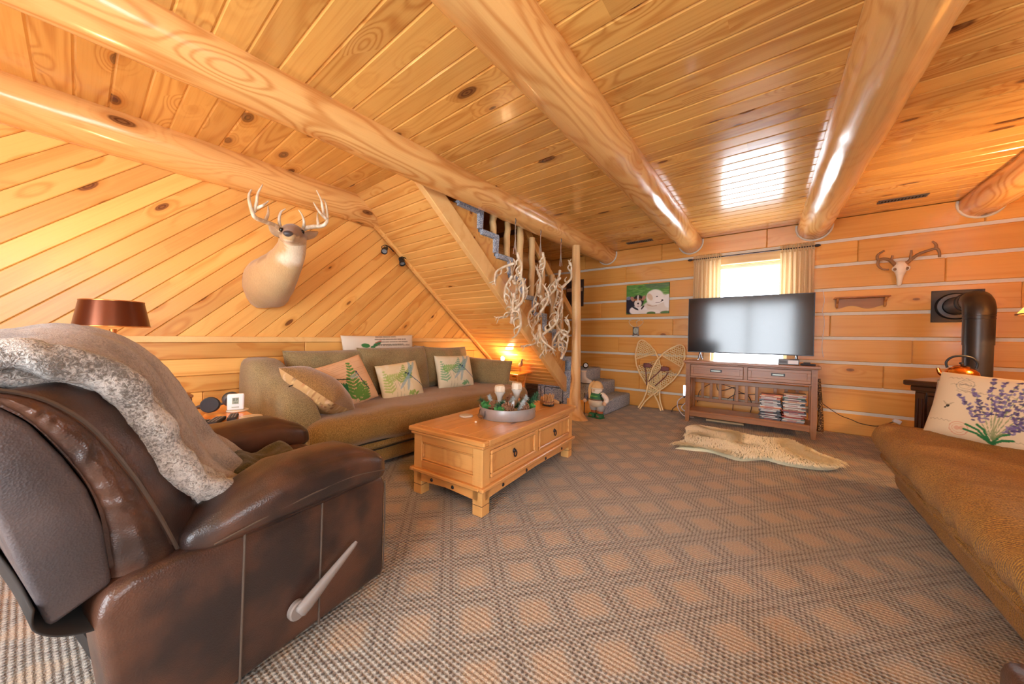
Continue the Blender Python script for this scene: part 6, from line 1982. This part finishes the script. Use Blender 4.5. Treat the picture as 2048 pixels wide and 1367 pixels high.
# ------------------------------------------------------------------ on the side table
M['charcoal'] = plain('charcoal_plastic', srgb(66, 66, 70), .45)
M['charcoal_pad'] = plain('ear_pad', srgb(48, 48, 52), .8)
hp = thing('headphones', 'charcoal over-ear headphones on the end table', 'headphones', (-2.70, .50, .5505))
def cup(x, y_, ang, z_=.048):
    c = obj('ear_cup', lathe([(.030, 0), (.040, .004), (.044, .014), (.042, .03)], 22), M['charcoal'], hp, smooth=True, ang=50)
    c.rotation_euler = (radians(78), 0, ang); c.location = (x, y_, z_)
    p_ = obj('ear_pad', lathe([(.024, .03), (.044, .03), (.046, .042), (.040, .052), (.026, .05)], 22), M['charcoal_pad'], c, smooth=True)
cup(0.05, -.01, radians(70)); cup(-.03, .10, radians(-100))
obj('headband', tube(smoothpath([(.035, -.045, .05), (-.04, -.06, .03), (-.09, .0, .014), (-.095, .09, .03), (-.04, .12, .05)], 6), .008, 8), M['charcoal'], hp, smooth=True)
M['white_pl'] = plain('white_plastic', srgb(226, 224, 224), .4); M['lcd'] = plain('lcd', srgb(150, 158, 140), .3); M['lcd_ink'] = plain('lcd_digit', srgb(60, 64, 58), .5)
tm = thing('room_thermometer', 'white digital thermometer standing on a coaster', 'thermometer', (-2.60, .592, .561), radians(68))
obj('case', softbox(-.042, .042, -.008, .008, 0, .098, .008, 5), M['white_pl'], tm, (0, 0, 0), (-.12, 0, 0), smooth=True)
obj('screen', box(-.016, .016, -.0095, -.0078, .036, .074), M['lcd'], tm, (0, 0, 0), (-.12, 0, 0))
for x_, z0_, z1_ in ((-.010, .054, .070), (-.004, .054, .070), (.004, .054, .070), (.010, .058, .070), (-.006, .040, .048), (.001, .040, .048), (.008, .040, .048)): obj('digit', box(x_ - .0012, x_ + .0012, -.0102, -.0095, z0_, z1_), M['lcd_ink'], tm, (0, 0, 0), (-.12, 0, 0))
obj('brand_strip', box(-.018, .018, -.0090, -.0079, .014, .019), M['lcd'], tm, (0, 0, 0), (-.12, 0, 0))
coaster((-2.615, .605, .5505), 'round cream coaster under the white thermometer', 1.1)
coaster((-2.345, .605, .5505), 'round cream coaster near the corner of the end table', 1.05)
def remote(p, yaw, L_, w_, label, nb):
    t = thing('remote_control', label, 'remote control', p, yaw, 'remotes on the end table')
    obj('case', softbox(-w_ / 2, w_ / 2, -L_ / 2, L_ / 2, 0, .018, .006, 5), M['charcoal_pad'], t, smooth=True)
    for i in range(nb):
        for j in range(3): obj('button', box(-w_ * .3 + j * w_ * .3 - .004, -w_ * .3 + j * w_ * .3 + .004, -L_ * .38 + i * L_ * .76 / (nb - 1) - .004, -L_ * .38 + i * L_ * .76 / (nb - 1) + .004, .0175, .0205, .001), M['lever'], t)
remote((-2.345, .385, .5505), .9, .12, .045, 'short remote nearest the blanket on the end table', 4)
remote((-2.36, .455, .5505), 1.1, .15, .05, 'grey-keyed remote in the middle of the three', 6)
remote((-2.40, .535, .5505), 1.25, .14, .042, 'glossy black remote beside the coaster', 5)
M['oldwood'] = wood('old_box_wood', srgb(116, 74, 38), srgb(80, 46, 20), rough=.5, lines=12, knots=0)
bx = thing('wooden_box', 'small dark wooden box behind the headphones', 'box', (-2.84, .37, .5505))
obj('body', box(-.06, .06, -.055, .055, 0, .085, .004), M['oldwood'], bx); obj('lid', box(-.065, .065, -.06, .06, .085, .105, .005), M['oldwood'], bx)

# ------------------------------------------------------------------ on and around the console
rv = random.Random(21)
spine_cols = [(36, 34, 36), (214, 210, 204), (60, 56, 60), (196, 190, 184), (150, 60, 48), (84, 90, 104), (222, 196, 160), (40, 44, 60), (190, 150, 90), (120, 124, 130), (206, 120, 70), (70, 110, 90)]
M_sp = [plain('case_%d' % i, srgb(*c), .35) for i, c in enumerate(spine_cols)]
M['sleeve'] = plain('case_paper', srgb(216, 212, 206), .4)
dvd = []
CN = ['black', 'white', 'charcoal', 'pale grey', 'dark red', 'slate blue', 'cream', 'navy', 'ochre', 'mid grey', 'orange', 'dull green']
ORD = 'first second third fourth fifth sixth seventh eighth ninth tenth eleventh twelfth thirteenth fourteenth fifteenth sixteenth seventeenth eighteenth nineteenth twentieth twenty-first twenty-second'.split()
for m_ in M_sp:
    me = finish(box(-.095, .095, -.067, .067, 0, .0138, .001)); me.materials.append(m_); dvd.append(me)
lab = finish(box(-.080, .060, -.0676, -.0671, .003, .0108)); lab.materials.append(M['sleeve'])
lab2 = finish(box(-.05, .03, -.0676, -.0671, .004, .0098)); lab2.materials.append(M_sp[4])
for s_i, (cx_, n_c, where) in enumerate(((-.050, 20, 'left'), (.158, 22, 'right'))):
    for i in range(n_c):
        dark_ = i < 7 and s_i == 0
        k = rv.choice([0, 2, 7, 5]) if dark_ else rv.randrange(len(dvd))
        o = obj('disc_case', dvd[k], None, None, (cx_ + rv.uniform(-.012, .012), 4.855 + rv.uniform(-.012, .012), .1455 + i * .0141), (0, 0, rv.uniform(-.06, .06)))
        tag(o, '%s disc case, %s from the bottom of the %s stack under the television' % (CN[k], ORD[i], where), 'disc case', 'disc cases stacked on the console shelf')
        if k not in (1, 3, 6): obj('spine_label', lab if rv.random() < .6 else lab2, None, o)
        else: obj('spine_label', lab2, None, o)
cb = thing('cable_box', 'flat grey cable box below the right end of the television', 'cable box', (.10, 4.80, .7705))
obj('case', box(-.088, .088, -.05, .06, 0, .062, .004), M['pipe2'], cb)
obj('front_label', box(-.005, .080, -.0515, -.0500, .012, .050), M['white_pl'], cb); obj('vent_slots', box(-.078, -.015, -.0515, -.0500, .02, .045), M['charcoal'], cb)
pm = thing('game_remote', 'flat black controller lying at the right end of the console', 'remote control', (.262, 4.80, .7705))
obj('case', softbox(-.062, .062, -.02, .02, 0, .022, .008, 5), M['charcoal_pad'], pm, smooth=True); obj('stick', softbox(-.04, .02, -.012, .012, .022, .036, .006, 4), M['charcoal'], pm, smooth=True)
def cord(pts, r, mat, label, name='power_cord', sub=6):
    o = obj(name, tube(smoothpath(pts, sub), r, 6), mat, None, smooth=True, ang=80)
    return tag(o, label, 'cord')
M['black_cord'] = plain('black_rubber', srgb(30, 26, 24), .6); M['white_cord'] = plain('white_rubber', srgb(216, 206, 206), .5)
cord([(-.84, 5.20, .18), (-.82, 5.20, .33), (-.70, 5.20, .44), (-.60, 5.20, .46), (-.45, 5.20, .42), (-.40, 5.20, .39), (-.30, 5.20, .35), (-.2, 5.20, .36)], .004, M['black_cord'], 'black cord looping behind the console slats, upper one')
cord([(-.62, 5.22, .50), (-.61, 5.22, .37), (-.52, 5.22, .38), (-.42, 5.22, .42), (-.43, 5.22, .30), (-.44, 5.22, .10)], .004, M['black_cord'], 'black cord hanging down behind the console slats')
cord([(-.50, 5.23, .26), (-.42, 5.23, .33), (-.36, 5.23, .35), (-.28, 5.23, .33), (-.24, 5.23, .22), (-.26, 5.23, .08)], .004, M['black_cord'], 'black cord curling behind the disc cases')
cord([(.36, 5.285, .52), (.40, 5.285, .35), (.48, 5.285, .27), (.572, 5.285, .202), (.66, 5.285, .17), (.732, 5.285, .139), (.84, 5.285, .128), (.90, 5.285, .15), (.985, 5.285, .20)], .0035, M['black_cord'], 'thin dark cord drooping along the log wall to the stove')
cord([(.40, 5.285, 1.62), (.415, 5.285, 1.50), (.40, 5.285, 1.38), (.42, 5.285, 1.25), (.405, 5.285, 1.0), (.42, 5.285, .85)], .0028, M['white_cord'], 'thin pale wire hanging beside the right curtain')
cord([(-.93, 5.0, .30), (-1.04, 5.02, .21), (-1.055, 5.03, .125), (-1.016, 5.02, .05), (-.95, 4.98, .012), (-.85, 5.0, .008)], .006, M['white_cord'], 'white cord curving down beside the left console leg')
cord([(-.97, 5.1, .17), (-1.02, 5.1, .10), (-.97, 5.1, .05), (-.9, 5.08, .01)], .006, M['white_cord'], 'short white cord loop behind the left console leg')
cord([(-1.16, 5.18, .004), (-1.15, 5.20, .05), (-1.08, 5.22, .11), (-.98, 5.22, .13), (-.88, 5.2, .16)], .0045, M['black_cord'], 'black cord running from the floor beside the snowshoes')
ad = thing('plug_adapter', 'small white plug adapter low on the log wall', 'adapter', (1.0, 5.268, .21))
obj('case', softbox(-.03, .03, -.02, .02, -.02, .02, .006, 4), M['white_pl'], ad, (0, 0, 0), (0, .4, 0), smooth=True)
for s in (-1, 1): obj('prong', box(s * .008 - .0012, s * .008 + .0012, .018, .036, -.004, .004), M['pull'], ad)
ls = thing('light_stick', 'glowing white light stick beside the left console leg', 'light', (-.925, 4.775, .285))
obj('tube', lathe([(.008, .03), (.013, .05), (.013, .15), (.009, .163)], 14), plain('light_tube', (1, .95, 1, 1), .3, emit=(.86, .80, 1.0, 1), estr=7.0), ls, smooth=True)
obj('socket', lathe([(.008, 0), (.009, .03)], 12), M['black_metal'], ls, smooth=True)
obj('clip', box(.0, .0205, -.006, .006, .01, .026, .002), M['black_metal'], ls)
def spotted():
    k = NT('rattle_stick'); vo = k.n('ShaderNodeTexVoronoi'); vo.inputs['Scale'].default_value = 70.0; k.link(k.obj(), vo.inputs['Vector'])
    k.link(k.mix(k.ss(vo.outputs['Distance'], .3, .5), srgb(190, 150, 92), srgb(74, 48, 26)), k.b.inputs['Base Color']); k.b.inputs['Roughness'].default_value = .6
    return k.m
ws = thing('rain_stick', 'speckled brown rain stick leaning on the wall right of the console', 'rain stick', (.405, 5.235, 0))
obj('shaft', tube([(0, 0, .012), (.004, .004, .1), (-.005, .02, .35), (-.02, .04, .60)], [.030, .026, .020, .016], 14), spotted(), ws, smooth=True)
obj('end_cap', lathe([(.026, 0), (.033, .006), (.031, .02)], 14), M['oldwood'], ws, smooth=True)
wb = tag(obj('wood_strip', box(-.20, .20, -.012, .012, 0, .022, .003), M['case'], None, (-.50, 4.95, .0005), (0, 0, .05)), 'pale wooden strip lying on the carpet under the console', 'wood strip')

# ------------------------------------------------------------------ things on the lower steps
bt = thing('ceramic_boot', 'off-white ceramic boot standing on the stairs behind the post', 'ornament boot', (-2.155, 4.46, .381), .1)
bm = loft([[(x + a * cos(q), b_ * sin(q), z_) for q in [2 * pi * k / 20 for k in range(20)]] for x, a, b_, z_ in ((.03, .085, .034, .004), (.03, .085, .035, .03), (.025, .078, .034, .05), (-.005, .048, .033, .075), (-.018, .036, .032, .10), (-.02, .036, .033, .15), (-.02, .040, .036, .185), (-.02, .036, .032, .186), (-.02, .032, .028, .15))])
obj('boot', bm, M['ceramic'], bt, smooth=True, ang=60)
obj('sole', loft([[(.03 + a * cos(q), b_ * sin(q), z_) for q in [2 * pi * k / 20 for k in range(20)]] for a, b_, z_ in ((.088, .037, 0), (.090, .039, .004), (.090, .039, .012), (.086, .036, .014))]), M['shell_leather'], bt, smooth=True, ang=50)
obj('cuff', tube([(-.02 + .040 * cos(a), .036 * sin(a), .178) for a in [2 * pi * k / 20 for k in range(20)]], .006, 6, closed=True), M['bone'], bt, smooth=True)
ck = thing('small_clock', 'small round black clock with white face on the third step', 'clock', (-2.34, 4.86, .561), radians(28))
bm = lathe([(.036, -.018), (.042, -.012), (.042, .012), (.036, .018)], 26); xf(bm, T(0, 0, .046) @ RX(pi / 2)); obj('case', bm, M['black_gloss'], ck, smooth=True, ang=40)
bm = cyl(.030, 0, .001, 26); xf(bm, T(0, -.0182, .048) @ RX(pi / 2)); obj('dial', bm, M['white_pl'], ck)
obj('hand', box(-.001, .001, -.0205, -.0195, .046, .068), M['black_metal'], ck); obj('hand', box(0, .014, -.0205, -.0195, .047, .049), M['black_metal'], ck)
obj('foot', box(-.02, .02, -.012, .014, 0, .008, .003), M['black_gloss'], ck)

gn = thing('gnome_figure', 'standing garden gnome figure in cream and green beside the lower step', 'figurine', (-1.835, 4.165, 0), radians(-12))
gn.scale = (1.28, 1.15, 1.0)
G = {n_: plain('gnome_' + n_, srgb(*c), .7, var=.12, nscale=40) for n_, c in dict(green=(48, 112, 72), grass=(92, 160, 72), cream=(214, 204, 180), tan=(214, 176, 122), white=(232, 222, 206), skin=(222, 184, 148), rust=(170, 96, 60), grey=(176, 178, 176), stripe=(120, 112, 120), brown=(118, 92, 72)).items()}
for s in (-1, 1):
    bt_ = obj('boot', softbox(-.035, .035, -.055, .03, 0, .06, .022, 6), G['green'], gn, (s * .042, 0, 0), smooth=True, ang=80)
    obj('boot_toe', ball(.026, 12, (0, -.035, .026), (1.1, 1.0, .8)), G['brown'], bt_, smooth=True)
    obj('sole', softbox(-.038, .038, -.062, .034, 0, .012, .006, 4), G['green'], bt_, smooth=True)
    obj('sock', lathe([(.024, .055), (.03, .075), (.026, .10)], 14), G['rust'], gn, (s * .04, 0, 0), smooth=True)
    obj('trouser_leg', lathe([(.028, .09), (.040, .105), (.046, .14), (.044, .17)], 16), G['grey'], gn, (s * .04, 0, 0), smooth=True)
obj('smock', lathe([(.06, .145), (.085, .17), (.092, .21), (.085, .235)], 22), G['cream'], gn, (0, 0, 0), smooth=True)
obj('belt', lathe([(.084, .228), (.088, .236), (.086, .25)], 22), G['brown'], gn, smooth=True)
obj('vest', lathe([(.086, .248), (.082, .27), (.070, .30), (.05, .325)], 22), G['green'], gn, smooth=True)
obj('apron_front', ball(.05, 14, (0, -.040, .278), (1.15, .8, .55)), G['grass'], gn, smooth=True)
for s in (-1, 1):
    P = smoothpath([(s * .055, 0, .315), (s * .10, -.01, .285), (s * .125, -.02, .245), (s * .118, -.045, .22)], 4)
    ar = obj('arm', tube(P, [.026, .027, .028, .028, .028, .027, .027, .026, .026, .025, .024, .022, .020][:len(P)], 12), G['white' if s > 0 else 'stripe'], gn, smooth=True)
    obj('hand', ball(.022, 12, (s * .118, -.05, .205), (1, 1, 1.2)), G['skin'], ar, smooth=True)
hd = obj('head', ball(.056, 18, (0, -.008, .362), (1.05, .95, .95)), G['white'], gn, smooth=True)
obj('beard', ball(.045, 16, (0, -.032, .335), (1.05, .55, .8)), G['white'], hd, smooth=True)
obj('nose', ball(.012, 12, (0, -.066, .362)), G['skin'], hd, smooth=True)
for s in (-1, 1): obj('eye', ball(.005, 8, (s * .02, -.058, .376)), M['black_gloss'], hd, smooth=True)
ht = obj('hat', lathe([(.060, .378), (.062, .388), (.055, .42), (.038, .455), (.015, .475), (.002, .478)], 20), G['tan'], gn, smooth=True)
obj('hat_brim', tube([(.060 * cos(a), .056 * sin(a) - .006, .382) for a in [2 * pi * k / 24 for k in range(24)]], .009, 8, closed=True), G['cream'], ht, smooth=True)
obj('hat_tail', tube(smoothpath([(-.03, .0, .455), (-.065, -.01, .42), (-.072, -.03, .36), (-.055, -.055, .30), (-.05, -.065, .25)], 5), [.026 - .0008 * i for i in range(21)], 12), G['tan'], ht, smooth=True)
obj('strap', tube(smoothpath([(.05, .02, .33), (.075, -.05, .30), (.09, -.04, .24), (.09, .0, .21)], 4), .006, 6), M['black_cord'], gn, smooth=True)
obj('walking_staff', tube([(-.13, -.045, .0), (-.122, -.05, .30)], .005, 6), M['black_cord'], gn, smooth=True)
